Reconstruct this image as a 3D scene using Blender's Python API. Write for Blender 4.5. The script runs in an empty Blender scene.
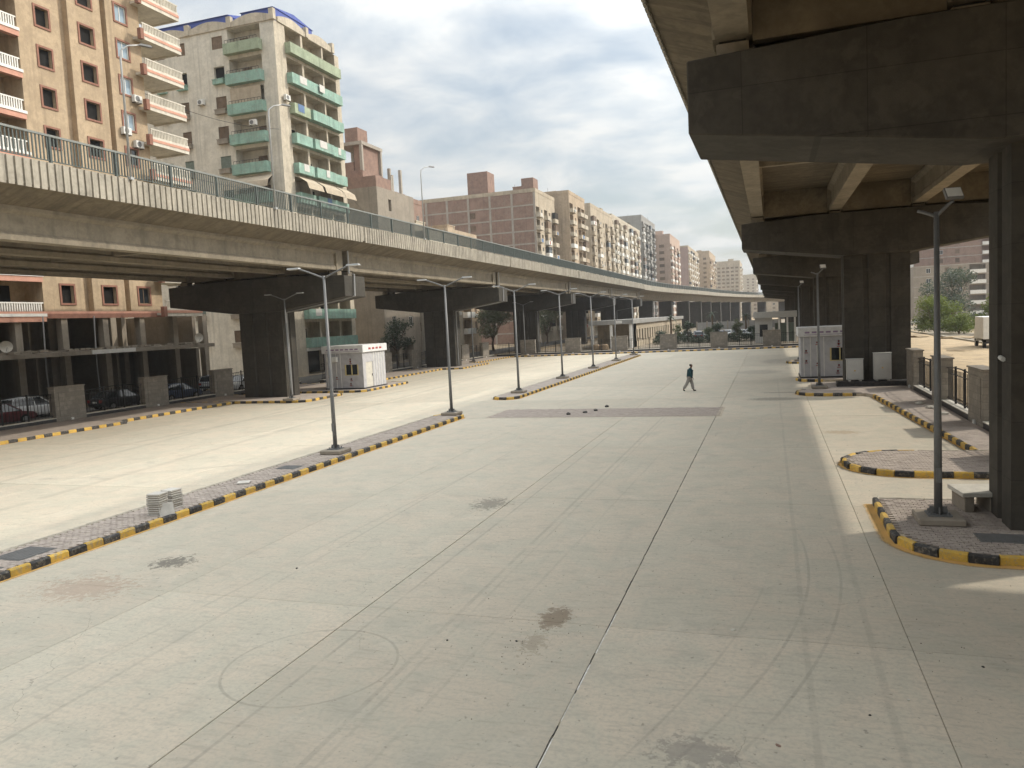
import bpy, bmesh, math, random
from mathutils import Vector, Matrix
random.seed(7)
R = math.radians
scn = bpy.context.scene
col = scn.collection

# ------------------------------------------------------------------ camera
cam = bpy.data.cameras.new('camera'); camo = bpy.data.objects.new('camera', cam); col.objects.link(camo)
scn.camera = camo
F_PX = 769.0
cam.sensor_fit = 'HORIZONTAL'; cam.sensor_width = 36.0; cam.lens = 36.0 * F_PX / 1024.0
cam.clip_start = 0.1; cam.clip_end = 9000
fw = Vector((258 / F_PX, 74 / F_PX, -1)).normalized()          # street axis (+Y) seen in camera space
b_ = 591361 / (74 - 12.9)
up = Vector((-0.05 * b_, b_, F_PX)).normalized()
up = (up - fw * up.dot(fw)).normalized()
rt = fw.cross(up)
rot = Matrix((rt, fw, up))                                      # camera -> world
camo.matrix_world = Matrix.Translation((0, 0, 5.0)) @ rot.to_4x4()
scn.render.resolution_x = 1024; scn.render.resolution_y = 768

# ------------------------------------------------------------------ sun, sky, exposure
SUN_AZ = R(31.0)      # measured from +X towards +Y
SUN_EL = R(38.35)
to_sun = Vector((math.cos(SUN_EL) * math.cos(SUN_AZ), math.cos(SUN_EL) * math.sin(SUN_AZ), math.sin(SUN_EL)))
sl = bpy.data.lights.new('sun', 'SUN'); sl.energy = 2.4; sl.angle = R(1.1); sl.color = (1.0, 0.92, 0.79)
so = bpy.data.objects.new('sun', sl); col.objects.link(so)
so.rotation_euler = to_sun.to_track_quat('Z', 'Y').to_euler(); so.location = to_sun * 200

world = bpy.data.worlds.new('World'); scn.world = world; world.use_nodes = True
wt = world.node_tree; wt.nodes.clear()
def WN(t, **k):
    n = wt.nodes.new(t)
    for a, b in k.items(): setattr(n, a, b)
    return n
w_out = WN('ShaderNodeOutputWorld'); w_bg = WN('ShaderNodeBackground'); w_bg.inputs['Strength'].default_value = 0.115
w_sky = WN('ShaderNodeTexSky', sky_type='NISHITA', sun_disc=False)
w_sky.sun_elevation = SUN_EL; w_sky.sun_rotation = math.pi / 2 - SUN_AZ
w_sky.air_density = 1.3; w_sky.dust_density = 2.5; w_sky.ozone_density = 1.0
w_tc = WN('ShaderNodeTexCoord'); w_sep = WN('ShaderNodeSeparateXYZ')
wt.links.new(w_tc.outputs['Generated'], w_sep.inputs[0])
def wm(op, a, b=None, clamp=False):
    n = WN('ShaderNodeMath', operation=op, use_clamp=clamp)
    for i, v in enumerate((a, b)):
        if v is None: continue
        if isinstance(v, (int, float)): n.inputs[i].default_value = v
        else: wt.links.new(v, n.inputs[i])
    return n.outputs[0]
zz = wm('ADD', wm('MAXIMUM', w_sep.outputs['Z'], 0.0), 0.16)
w_cmb = WN('ShaderNodeCombineXYZ')
wt.links.new(wm('DIVIDE', w_sep.outputs['X'], zz), w_cmb.inputs[0]); wt.links.new(wm('DIVIDE', w_sep.outputs['Y'], zz), w_cmb.inputs[1])
w_n1 = WN('ShaderNodeTexNoise'); w_n1.inputs['Scale'].default_value = 2.3; w_n1.inputs['Detail'].default_value = 7; w_n1.inputs['Roughness'].default_value = .56; w_n1.inputs['Distortion'].default_value = .25
wt.links.new(w_cmb.outputs[0], w_n1.inputs['Vector'])
w_n2 = WN('ShaderNodeTexNoise'); w_n2.inputs['Scale'].default_value = 4.6; w_n2.inputs['Detail'].default_value = 5
wt.links.new(w_cmb.outputs[0], w_n2.inputs['Vector'])
w_r = WN('ShaderNodeValToRGB')
w_r.color_ramp.elements[0].position = .36; w_r.color_ramp.elements[1].position = .60
wt.links.new(w_n1.outputs['Fac'], w_r.inputs[0])
cover = wm('MINIMUM', wm('ADD', wm('MULTIPLY', w_r.outputs[0], .50), .46), 1.0)
w_cc = WN('ShaderNodeMix', data_type='RGBA')                    # thick grey cloud <-> thin bright cloud
w_cc.inputs['A'].default_value = (4.4, 4.8, 5.1, 1); w_cc.inputs['B'].default_value = (5.6, 5.65, 5.55, 1)
w_r2 = WN('ShaderNodeValToRGB'); w_r2.color_ramp.elements[0].position = .36; w_r2.color_ramp.elements[1].position = .62
wt.links.new(w_n2.outputs['Fac'], w_r2.inputs[0])
wt.links.new(wm('MULTIPLY', wm('ADD', w_r2.outputs[0], w_r.outputs[0]), .5), w_cc.inputs['Factor'])
# thin-cloud glow overhead and round the sun, strengthened to light the shaded paving
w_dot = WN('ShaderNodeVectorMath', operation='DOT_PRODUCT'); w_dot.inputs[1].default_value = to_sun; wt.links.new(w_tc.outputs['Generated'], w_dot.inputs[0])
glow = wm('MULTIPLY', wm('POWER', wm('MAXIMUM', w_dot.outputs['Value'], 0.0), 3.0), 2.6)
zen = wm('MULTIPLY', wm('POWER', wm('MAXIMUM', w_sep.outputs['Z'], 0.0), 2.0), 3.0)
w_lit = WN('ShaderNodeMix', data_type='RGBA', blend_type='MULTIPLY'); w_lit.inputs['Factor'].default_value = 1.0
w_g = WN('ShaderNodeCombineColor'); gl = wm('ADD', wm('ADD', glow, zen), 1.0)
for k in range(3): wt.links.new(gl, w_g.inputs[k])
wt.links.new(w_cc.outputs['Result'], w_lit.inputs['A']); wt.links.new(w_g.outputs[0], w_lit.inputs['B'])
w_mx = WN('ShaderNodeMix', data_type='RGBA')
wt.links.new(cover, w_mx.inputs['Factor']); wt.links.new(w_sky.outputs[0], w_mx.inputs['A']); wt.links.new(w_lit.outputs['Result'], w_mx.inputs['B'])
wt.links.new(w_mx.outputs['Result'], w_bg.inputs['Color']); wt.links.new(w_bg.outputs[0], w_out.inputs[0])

scn.view_settings.view_transform = 'Standard'; scn.view_settings.look = 'None'
scn.view_settings.exposure = 0.20; scn.view_settings.gamma = 1.0; scn.view_settings.use_curve_mapping = False

scn.cycles.max_bounces = 6; scn.cycles.diffuse_bounces = 3; scn.cycles.glossy_bounces = 2; scn.cycles.transmission_bounces = 2; scn.cycles.volume_bounces = 0
scn.cycles.caustics_reflective = False; scn.cycles.caustics_refractive = False; scn.cycles.use_denoising = True; scn.cycles.use_adaptive_sampling = True; scn.cycles.adaptive_threshold = .02
# ------------------------------------------------------------------ materials
def nd(nt, t, **k):
    n = nt.nodes.new(t)
    for a, b in k.items(): setattr(n, a, b)
    return n
def mth(nt, op, a, b=None, clamp=False, c=None):
    n = nt.nodes.new('ShaderNodeMath'); n.operation = op; n.use_clamp = clamp
    for i, v in enumerate((a, b, c)):
        if v is None: continue
        if isinstance(v, (int, float)): n.inputs[i].default_value = v
        else: nt.links.new(v, n.inputs[i])
    return n.outputs[0]
def noise(nt, vec, scale, detail=4, rough=.55, dist=0.0):
    n = nt.nodes.new('ShaderNodeTexNoise'); n.inputs['Scale'].default_value = scale
    n.inputs['Detail'].default_value = detail; n.inputs['Roughness'].default_value = rough; n.inputs['Distortion'].default_value = dist
    if vec is not None: nt.links.new(vec, n.inputs['Vector'])
    return n.outputs['Fac']
def ramp(nt, fac, p0, p1):
    n = nt.nodes.new('ShaderNodeMapRange'); n.interpolation_type = 'SMOOTHSTEP'
    n.inputs['From Min'].default_value = p0; n.inputs['From Max'].default_value = p1
    nt.links.new(fac, n.inputs['Value']); return n.outputs[0]
def mixc(nt, fac, a, b, blend='MIX'):
    n = nt.nodes.new('ShaderNodeMix'); n.data_type = 'RGBA'; n.blend_type = blend
    for s, v in (('Factor', fac), ('A', a), ('B', b)):
        if isinstance(v, (int, float)): n.inputs[s].default_value = v
        elif isinstance(v, tuple): n.inputs[s].default_value = (v[0], v[1], v[2], 1)
        else: nt.links.new(v, n.inputs[s])
    return n.outputs['Result']
def scaled(nt, pos, s):
    n = nt.nodes.new('ShaderNodeVectorMath'); n.operation = 'MULTIPLY'; n.inputs[1].default_value = s
    nt.links.new(pos, n.inputs[0]); return n.outputs[0]
def new_mat(name):
    m = bpy.data.materials.new(name); m.use_nodes = True
    nt = m.node_tree; nt.nodes.clear()
    o = nt.nodes.new('ShaderNodeOutputMaterial'); p = nt.nodes.new('ShaderNodeBsdfPrincipled')
    nt.links.new(p.outputs[0], o.inputs[0]); g = nt.nodes.new('ShaderNodeNewGeometry')
    return m, nt, p, g.outputs['Position']
def bump(nt, p, h, strength, dist=.02):
    b = nt.nodes.new('ShaderNodeBump'); b.inputs['Strength'].default_value = strength; b.inputs['Distance'].default_value = dist
    nt.links.new(h, b.inputs['Height']); nt.links.new(b.outputs[0], p.inputs['Normal'])
def clampc(c): return tuple(max(0.0, min(1.0, v)) for v in c)
def mat(name, c, rough=.85, var=.14, scale=1.5, metal=0.0, streak=0.0, rnd=0.0, bumps=.15, bscale=25, dirt=None, dirt_amt=.0, spec=.3, seams=None, boards=0.0):
    m, nt, p, pos = new_mat(name)
    f = noise(nt, pos, scale, 4, .6)
    f2 = noise(nt, pos, scale * 7.3, 2, .6)
    f = mth(nt, 'ADD', mth(nt, 'MULTIPLY', f, .65), mth(nt, 'MULTIPLY', f2, .35))
    f = ramp(nt, f, .3, .7)
    base = mixc(nt, f, clampc(tuple(v * (1 - var) for v in c)), clampc(tuple(v * (1 + var) for v in c)))
    if streak:
        s = noise(nt, scaled(nt, pos, (1.6, 1.6, .07)), 1.3, 3, .65)
        s = mth(nt, 'MULTIPLY', ramp(nt, s, .48, .75), streak)
        base = mixc(nt, s, base, tuple(v * .45 for v in c))
    if dirt:
        d = mth(nt, 'MULTIPLY', ramp(nt, noise(nt, pos, scale * 2.3, 4, .7, .3), .48, .64), dirt_amt)
        base = mixc(nt, d, base, dirt)
    hgt = None
    if seams:         # formwork panel joints and tie holes left in cast concrete
        sp = nt.nodes.new('ShaderNodeSeparateXYZ'); nt.links.new(pos, sp.inputs[0]); cb = nt.nodes.new('ShaderNodeCombineXYZ')
        nt.links.new(mth(nt, 'ADD', sp.outputs[0], sp.outputs[1]), cb.inputs[0]); nt.links.new(sp.outputs[2], cb.inputs[1])
        br = nt.nodes.new('ShaderNodeTexBrick'); nt.links.new(cb.outputs[0], br.inputs['Vector']); br.offset = 0.0
        for a_, b_ in (('Scale', 1.0), ('Brick Width', seams[0]), ('Row Height', seams[1]), ('Mortar Size', .011), ('Mortar Smooth', .3), ('Bias', 0.0)): br.inputs[a_].default_value = b_
        br.inputs['Color1'].default_value = (.90, .90, .90, 1); br.inputs['Color2'].default_value = (1.06, 1.06, 1.06, 1); br.inputs['Mortar'].default_value = (.66, .66, .66, 1)
        base = mixc(nt, 1.0, base, br.outputs['Color'], 'MULTIPLY'); hgt = br.outputs['Fac']
    if boards:        # plank marks across a cast soffit
        bn = noise(nt, scaled(nt, pos, (.15, 2.2, .15)), 1.0, 2, .7)
        base = mixc(nt, mth(nt, 'MULTIPLY', ramp(nt, bn, .5, .58), boards), base, tuple(v * .55 for v in c))
    if rnd:
        oi = nt.nodes.new('ShaderNodeObjectInfo')
        k = mth(nt, 'ADD', mth(nt, 'MULTIPLY', oi.outputs['Random'], 2 * rnd), 1 - rnd)
        hs = nt.nodes.new('ShaderNodeHueSaturation'); nt.links.new(base, hs.inputs['Color']); nt.links.new(k, hs.inputs['Value'])
        base = hs.outputs[0]
    nt.links.new(base, p.inputs['Base Color'])
    p.inputs['Roughness'].default_value = rough; p.inputs['Metallic'].default_value = metal
    p.inputs['Specular IOR Level'].default_value = spec
    if bumps: bump(nt, p, noise(nt, pos, bscale, 2, .6), bumps)
    return m

M = {}
def yard_material():
    m, nt, p, pos = new_mat('yard_concrete')
    sp = nt.nodes.new('ShaderNodeSeparateXYZ'); nt.links.new(pos, sp.inputs[0]); X, Y = sp.outputs[0], sp.outputs[1]
    big = ramp(nt, noise(nt, pos, .16, 5, .6), .3, .7)
    med = noise(nt, pos, 1.1, 5, .66, .3)
    fine = noise(nt, pos, 14, 3, .7)
    base = mixc(nt, big, (.50, .443, .345), (.565, .505, .398))
    tint = ramp(nt, noise(nt, pos, .75, 4, .7, .8), .38, .62)
    base = mixc(nt, .5, base, mixc(nt, tint, (.57, .487, .385), (.47, .447, .362)))
    trow = noise(nt, scaled(nt, pos, (1.1, 5.5, 1)), 1.7, 3, .7)
    base = mixc(nt, mth(nt, 'MULTIPLY', ramp(nt, trow, .5, .68), .36), base, (.33, .30, .245))
    oi = nt.nodes.new('ShaderNodeObjectInfo')
    hs = nt.nodes.new('ShaderNodeHueSaturation'); nt.links.new(base, hs.inputs['Color'])
    nt.links.new(mth(nt, 'ADD', mth(nt, 'MULTIPLY', oi.outputs['Random'], .15), .925), hs.inputs['Value']); base = hs.outputs[0]
    base = mixc(nt, mth(nt, 'MULTIPLY', ramp(nt, med, .5, .72), .32), base, (.31, .295, .25))
    base = mixc(nt, mth(nt, 'MULTIPLY', ramp(nt, noise(nt, pos, .8, 5, .7, 1.2), .52, .68), .28), base, (.62, .56, .46))
    base = mixc(nt, mth(nt, 'MULTIPLY', ramp(nt, fine, .4, .70), .42), base, (.36, .34, .29))
    cr_ = nt.nodes.new('ShaderNodeTexVoronoi'); cr_.feature = 'DISTANCE_TO_EDGE'; cr_.inputs['Scale'].default_value = .23
    wv_ = nt.nodes.new('ShaderNodeVectorMath'); wv_.operation = 'ADD'; nt.links.new(pos, wv_.inputs[0]); nn_ = nt.nodes.new('ShaderNodeTexNoise'); nn_.inputs['Scale'].default_value = 1.3; nn_.inputs['Detail'].default_value = 4; nt.links.new(pos, nn_.inputs['Vector']); nt.links.new(nn_.outputs['Color'], wv_.inputs[1]); nt.links.new(wv_.outputs[0], cr_.inputs['Vector'])
    ck = mth(nt, 'MULTIPLY', mth(nt, 'SUBTRACT', 1.0, ramp(nt, cr_.outputs['Distance'], .0005, .0022)), mth(nt, 'MULTIPLY', ramp(nt, noise(nt, pos, .21, 2), .5, .6), .45))
    base = mixc(nt, ck, base, (.17, .155, .13))
    # small dark specks
    spk = mth(nt, 'MULTIPLY', ramp(nt, noise(nt, pos, 9.0, 4, .65), .62, .70), .55)
    base = mixc(nt, spk, base, (.16, .15, .13))
    # long brushed streaks along the lanes
    st = noise(nt, scaled(nt, pos, (3.2, .10, 1)), 1.0, 5, .6)
    base = mixc(nt, mth(nt, 'MULTIPLY', ramp(nt, st, .55, .75), .2), base, (.36, .34, .29))
    wob = mth(nt, 'MULTIPLY', mth(nt, 'SUBTRACT', noise(nt, scaled(nt, pos, (.02, .12, 1)), 1.0, 2), .5), .7)
    brk = ramp(nt, noise(nt, pos, .9, 3, .65), .2, .62)
    def track(a, b, c, w, amt, ymax=200.0):
        # tyre track: x = a + b*y + c*(y-14)^2
        nonlocal base
        dy = mth(nt, 'SUBTRACT', Y, 14.0)
        fx = mth(nt, 'ADD', mth(nt, 'ADD', mth(nt, 'MULTIPLY', dy, b), a), mth(nt, 'MULTIPLY', mth(nt, 'MULTIPLY', dy, dy), c))
        d = mth(nt, 'ABSOLUTE', mth(nt, 'SUBTRACT', mth(nt, 'ADD', X, mth(nt, 'MULTIPLY', wob, .12)), fx))
        k = mth(nt, 'MULTIPLY', mth(nt, 'MULTIPLY', mth(nt, 'SUBTRACT', 1.0, ramp(nt, d, w * .4, w)), amt), mth(nt, 'MULTIPLY', brk, mth(nt, 'SUBTRACT', 1.0, ramp(nt, Y, ymax - 3, ymax))))
        base = mixc(nt, k, base, (.27, .25, .21))
    for a, b, c, w, amt, ym in ((-6.62, 0, 0, .04, .42, 34), (-5.25, .005, 0, .06, .36, 40), (-5.05, .005, 0, .04, .25, 40), (-4.3, .03, 0, .04, .2, 30), (.5, .113, -.031, .035, .36, 19),
                            (1.05, .113, -.031, .035, .36, 19), (-.25, .14, -.02, .03, .3, 15.5), (-9.6, -.02, .001, .05, .3, 30), (-10.1, .03, .001, .05, .25, 30), (1.35, .01, 0, .07, .25, 40), (.4, .0, 0, .06, .25, 60),
                            (-22.5, -.10, .0005, .25, .3, 120), (-26.5, -.16, .001, .25, .3, 120), (-31.0, .05, .0005, .3, .28, 120)):
        track(a, b, c, w, amt, ym)
    # turning ring left by a tyre
    dx = mth(nt, 'SUBTRACT', X, -6.7); dy = mth(nt, 'SUBTRACT', Y, 9.65)
    rr = mth(nt, 'SQRT', mth(nt, 'ADD', mth(nt, 'MULTIPLY', dx, dx), mth(nt, 'MULTIPLY', dy, dy)))
    k = mth(nt, 'MULTIPLY', mth(nt, 'SUBTRACT', 1.0, ramp(nt, mth(nt, 'ABSOLUTE', mth(nt, 'SUBTRACT', rr, 1.3)), .01, .035)), mth(nt, 'MULTIPLY', brk, .30))
    base = mixc(nt, k, base, (.15, .14, .12))
    en = mth(nt, 'MULTIPLY', mth(nt, 'SUBTRACT', noise(nt, pos, 6.5, 5, .78), .5), 2.2)
    def blob(x, y, rx, ry, c, amt, ss=1.0):
        nonlocal base
        a = mth(nt, 'DIVIDE', mth(nt, 'SUBTRACT', X, x), rx); b = mth(nt, 'DIVIDE', mth(nt, 'SUBTRACT', Y, y), ry)
        d = mth(nt, 'ADD', mth(nt, 'SQRT', mth(nt, 'ADD', mth(nt, 'MULTIPLY', a, a), mth(nt, 'MULTIPLY', b, b))), mth(nt, 'MULTIPLY', en, ss))
        base = mixc(nt, mth(nt, 'MULTIPLY', mth(nt, 'SUBTRACT', 1.0, ramp(nt, d, .55, .85)), amt), base, c)
    blob(-3.55, 12.15, .36, .62, (.20, .15, .10), .75)
    blob(-3.6, 11.1, .25, .5, (.26, .22, .16), .5, 2.2)
    blob(-7.5, 19.8, .6, .8, (.14, .13, .11), .6, 2.0)
    blob(-12.9, 13.6, .55, .5, (.09, .08, .07), .7, 2.2)
    blob(-13.5, 11.8, 1.3, .9, (.34, .24, .18), .5, 1.9)
    blob(.2, 45.5, 2.0, 1.1, (.16, .15, .13), .55, .8)
    blob(.6, 49.0, 1.6, .5, (.18, .17, .15), .5, .9)
    blob(-.9, 8.6, .6, .4, (.22, .20, .18), .5, 1.8)
    blob(-1.0, 66, 2.5, 3, (.22, .20, .18), .4, .9)
    blob(.7, 79, 2.2, 5, (.22, .20, .18), .4, .9)
    blob(2.6, 33.0, .9, .6, (.30, .22, .13), .5, 1.4)
    nt.links.new(base, p.inputs['Base Color'])
    p.inputs['Roughness'].default_value = .82; p.inputs['Specular IOR Level'].default_value = .25
    h = mth(nt, 'ADD', mth(nt, 'MULTIPLY', fine, .5), mth(nt, 'MULTIPLY', noise(nt, pos, 60, 3), .5))
    bump(nt, p, h, .22, .01)
    return m
M['yard'] = yard_material()
M['yard_bed'] = mat('joint_dirt', (.15, .135, .11), .95, .3, 4)
M['sand'] = mat('sandy_ground', (.37, .28, .175), .95, .22, .35, dirt=(.25, .2, .14), dirt_amt=.7, bumps=.5, bscale=3)
M['sandroad'] = mat('pale_sand_road', (.43, .325, .20), .95, .16, .3, dirt=(.27, .21, .14), dirt_amt=.6, bumps=.4, bscale=4)
M['asphalt'] = mat('old_asphalt', (.075, .07, .062), .93, .25, .6, dirt=(.2, .17, .13), dirt_amt=.5)
M['paver'] = mat('red_grey_paver', (.37, .315, .275), .9, .22, 3.0, rnd=.1, dirt=(.47, .41, .33), dirt_amt=.5, bscale=40)
M['paver2'] = mat('paver_sand_joint', (.50, .43, .33), .95, .2, 4)
M['strip'] = mat('brown_setts', (.36, .305, .265), .9, .2, 3.0, dirt=(.33, .29, .24), dirt_amt=.5)
M['kyel'] = mat('kerb_yellow_paint', (.60, .385, .075), .7, .15, 6, rnd=.16, dirt=(.34, .28, .19), dirt_amt=.75)
M['kblk'] = mat('kerb_black_paint', (.045, .044, .044), .7, .3, 6, rnd=.3, dirt=(.20, .175, .14), dirt_amt=.75)
M['kgrey'] = mat('kerb_bare_concrete', (.40, .36, .29), .9, .2, 5, rnd=.1)
M['seal'] = mat('joint_sealant', (.72, .70, .65), .8, .3, 8)
M['conc'] = mat('girder_concrete', (.25, .215, .162), .88, .2, .7, streak=.4, bscale=30, dirt=(.17, .145, .11), dirt_amt=.4)
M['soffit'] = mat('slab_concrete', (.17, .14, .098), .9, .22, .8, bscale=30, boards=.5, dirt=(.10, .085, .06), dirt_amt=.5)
M['parapet'] = mat('parapet_concrete', (.34, .308, .252), .88, .24, .9, streak=.8, bscale=30)
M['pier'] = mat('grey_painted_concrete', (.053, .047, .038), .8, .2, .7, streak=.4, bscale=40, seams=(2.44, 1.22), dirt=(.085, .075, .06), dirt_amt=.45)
M['rail'] = mat('green_grey_rail_paint', (.085, .10, .092), .55, .15, 3)
M['railtop'] = mat('pale_handrail_paint', (.21, .22, .205), .5, .15, 3)
M['steel'] = mat('dark_grey_pole_paint', (.17, .17, .167), .45, .12, 4, metal=.2)
M['steel_l'] = mat('galvanised_steel', (.42, .42, .41), .45, .12, 4, metal=.5)
M['led'] = mat('lamp_lens', (.80, .79, .74), .25, .05, 5, spec=.5)
M['iron'] = mat('black_iron', (.022, .02, .019), .5, .2, 6)
M['plinth'] = mat('black_plinth_tile', (.035, .034, .034), .5, .25, 3, dirt=(.12, .1, .08), dirt_amt=.4)
M['coping'] = mat('pale_coping', (.56, .53, .46), .8, .12, 3)
M['pipe'] = mat('grey_pipe', (.33, .33, .33), .5, .1, 3)
def stone_material():
    m, nt, p, pos = new_mat('stone_cladding')
    sp = nt.nodes.new('ShaderNodeSeparateXYZ'); nt.links.new(pos, sp.inputs[0])
    cb = nt.nodes.new('ShaderNodeCombineXYZ')
    nt.links.new(mth(nt, 'ADD', sp.outputs[0], sp.outputs[1]), cb.inputs[0]); nt.links.new(sp.outputs[2], cb.inputs[1])
    br = nt.nodes.new('ShaderNodeTexBrick'); nt.links.new(cb.outputs[0], br.inputs['Vector'])
    br.inputs['Scale'].default_value = 1.0; br.inputs['Brick Width'].default_value = .48; br.inputs['Row Height'].default_value = .28
    br.inputs['Mortar Size'].default_value = .012; br.inputs['Bias'].default_value = 0
    br.inputs['Color1'].default_value = (.22, .195, .16, 1); br.inputs['Color2'].default_value = (.31, .275, .225, 1); br.inputs['Mortar'].default_value = (.19, .17, .14, 1)
    base = mixc(nt, mth(nt, 'MULTIPLY', ramp(nt, noise(nt, pos, 3.0, 5, .7), .42, .6), .7), br.outputs['Color'], (.20, .175, .145))
    nt.links.new(base, p.inputs['Base Color']); p.inputs['Roughness'].default_value = .9
    bump(nt, p, br.outputs['Fac'], -.5, .01)
    return m
M['stone'] = stone_material()
M['tan'] = mat('tan_render', (.44, .335, .222), .9, .16, .8, streak=.45, bscale=12, dirt=(.33, .25, .17), dirt_amt=.5)
M['tan_d'] = mat('tan_render_groove', (.43, .33, .215), .9, .13, .8, streak=.3)
M['trim'] = mat('red_brown_trim', (.27, .135, .095), .85, .15, 2)
M['salmon'] = mat('salmon_band', (.56, .30, .22), .85, .12, 2)
M['white'] = mat('white_paint', (.74, .72, .67), .75, .08, 2, streak=.12)
M['cream'] = mat('cream_render', (.51, .45, .355), .9, .16, .6, streak=.6, dirt=(.36, .31, .24), dirt_amt=.5)
M['offwhite'] = mat('off_white_render', (.62, .575, .485), .9, .14, .5, streak=.45, dirt=(.46, .42, .35), dirt_amt=.4)
M['teal'] = mat('teal_parapet', (.27, .415, .345), .85, .2, 1, streak=.5, dirt=(.26, .30, .25), dirt_amt=.6)
M['lime'] = mat('pale_green_parapet', (.32, .37, .26), .85, .2, 1, streak=.5)
M['blue'] = mat('blue_roof_sheet', (.075, .11, .36), .6, .12, 2)
M['brown'] = mat('brown_shutter', (.17, .12, .08), .7, .2, 3, rnd=.25)
M['gshut'] = mat('green_grey_shutter', (.17, .2, .17), .7, .2, 3, rnd=.2)
M['brick'] = mat('red_brick', (.265, .175, .138), .92, .2, 1.2, streak=.15, bscale=8)
M['brick2'] = mat('dusty_red_brick', (.265, .175, .135), .92, .2, .5, streak=.3, dirt=(.30, .235, .185), dirt_amt=.5, bscale=8)
M['cement'] = mat('cement_render', (.29, .25, .20), .92, .15, .5, streak=.35)
M['frame_c'] = mat('concrete_frame', (.36, .32, .27), .92, .15, .7, streak=.2)
M['pink'] = mat('pink_render', (.45, .335, .265), .9, .12, .3, streak=.3)
M['mauve'] = mat('mauve_render', (.34, .25, .22), .9, .12, .3, streak=.3)
M['sandst'] = mat('sand_render', (.44, .345, .245), .9, .18, .3, streak=.6, dirt=(.33, .26, .18), dirt_amt=.5)
M['beige'] = mat('pale_beige_render', (.45, .38, .285), .9, .18, .3, streak=.6, dirt=(.33, .27, .2), dirt_amt=.5)
M['greyb'] = mat('grey_render', (.30, .29, .27), .9, .15, .3, streak=.4)
M['awning'] = mat('beige_awning_cloth', (.42, .35, .26), .9, .15, 2, streak=.3)
M['court'] = mat('dusty_forecourt', (.27, .225, .165), .95, .25, .3, dirt=(.17, .14, .11), dirt_amt=.6)
M['dark'] = mat('painted_room_shade', (.012, .011, .010), .95, .2, 2)  # near-black colour painted in for the shade inside unlit rooms
M['acw'] = mat('white_appliance', (.68, .67, .63), .5, .08, 3)
M['cab'] = mat('grey_cabinet', (.50, .49, .46), .55, .06, 3)
M['tileface'] = mat('pale_tile', (.52, .49, .44), .8, .1, 6, rnd=.15)
M['rubber'] = mat('tyre_rubber', (.02, .02, .02), .85, .2, 6)
M['chrome'] = mat('wheel_alloy', (.35, .35, .35), .35, .1, 6, metal=.8)
M['bark'] = mat('bark', (.13, .095, .065), .95, .25, 4)
M['wood'] = mat('old_wood', (.22, .16, .10), .9, .25, 4)
def glass_mat(name, c, rough):
    m, nt, p, pos = new_mat(name)
    p.inputs['Base Color'].default_value = (*c, 1); p.inputs['Roughness'].default_value = rough; p.inputs['Specular IOR Level'].default_value = .5
    return m
M['glass'] = glass_mat('window_glass', (.022, .026, .03), .12)
M['glassb'] = glass_mat('pale_blue_glass', (.26, .34, .40), .15)
M['carglass'] = glass_mat('car_glass', (.02, .024, .026), .06)
def leaf_mat(name, a, b):
    m, nt, p, pos = new_mat(name)
    oi = noise(nt, pos, 1.6, 3)
    nt.links.new(mixc(nt, ramp(nt, oi, .3, .7), a, b), p.inputs['Base Color'])
    p.inputs['Roughness'].default_value = .6
    tr = nt.nodes.new('ShaderNodeBsdfTranslucent'); tr.inputs[0].default_value = (b[0] * 1.2, b[1] * 1.3, b[2], 1)
    ms = nt.nodes.new('ShaderNodeMixShader'); ms.inputs[0].default_value = .25
    nt.links.new(p.outputs[0], ms.inputs[1]); nt.links.new(tr.outputs[0], ms.inputs[2])
    nt.links.new(ms.outputs[0], nt.nodes['Material Output'].inputs[0])
    return m
M['leaf1'] = leaf_mat('olive_leaf', (.075, .09, .05), (.15, .165, .095))
M['leaf2'] = leaf_mat('bright_leaf', (.07, .10, .02), (.17, .20, .035))
M['leaf3'] = leaf_mat('dark_leaf', (.045, .062, .045), (.09, .11, .075))
def car_paint(name, c, metal=.3):
    m, nt, p, pos = new_mat(name)
    d = mth(nt, 'MULTIPLY', ramp(nt, noise(nt, pos, 3, 5), .4, .7), .3)
    nt.links.new(mixc(nt, d, c, tuple(v * .6 + .12 for v in c)), p.inputs['Base Color'])
    p.inputs['Roughness'].default_value = .35; p.inputs['Metallic'].default_value = metal; p.inputs['Coat Weight'].default_value = .3
    return m

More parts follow.
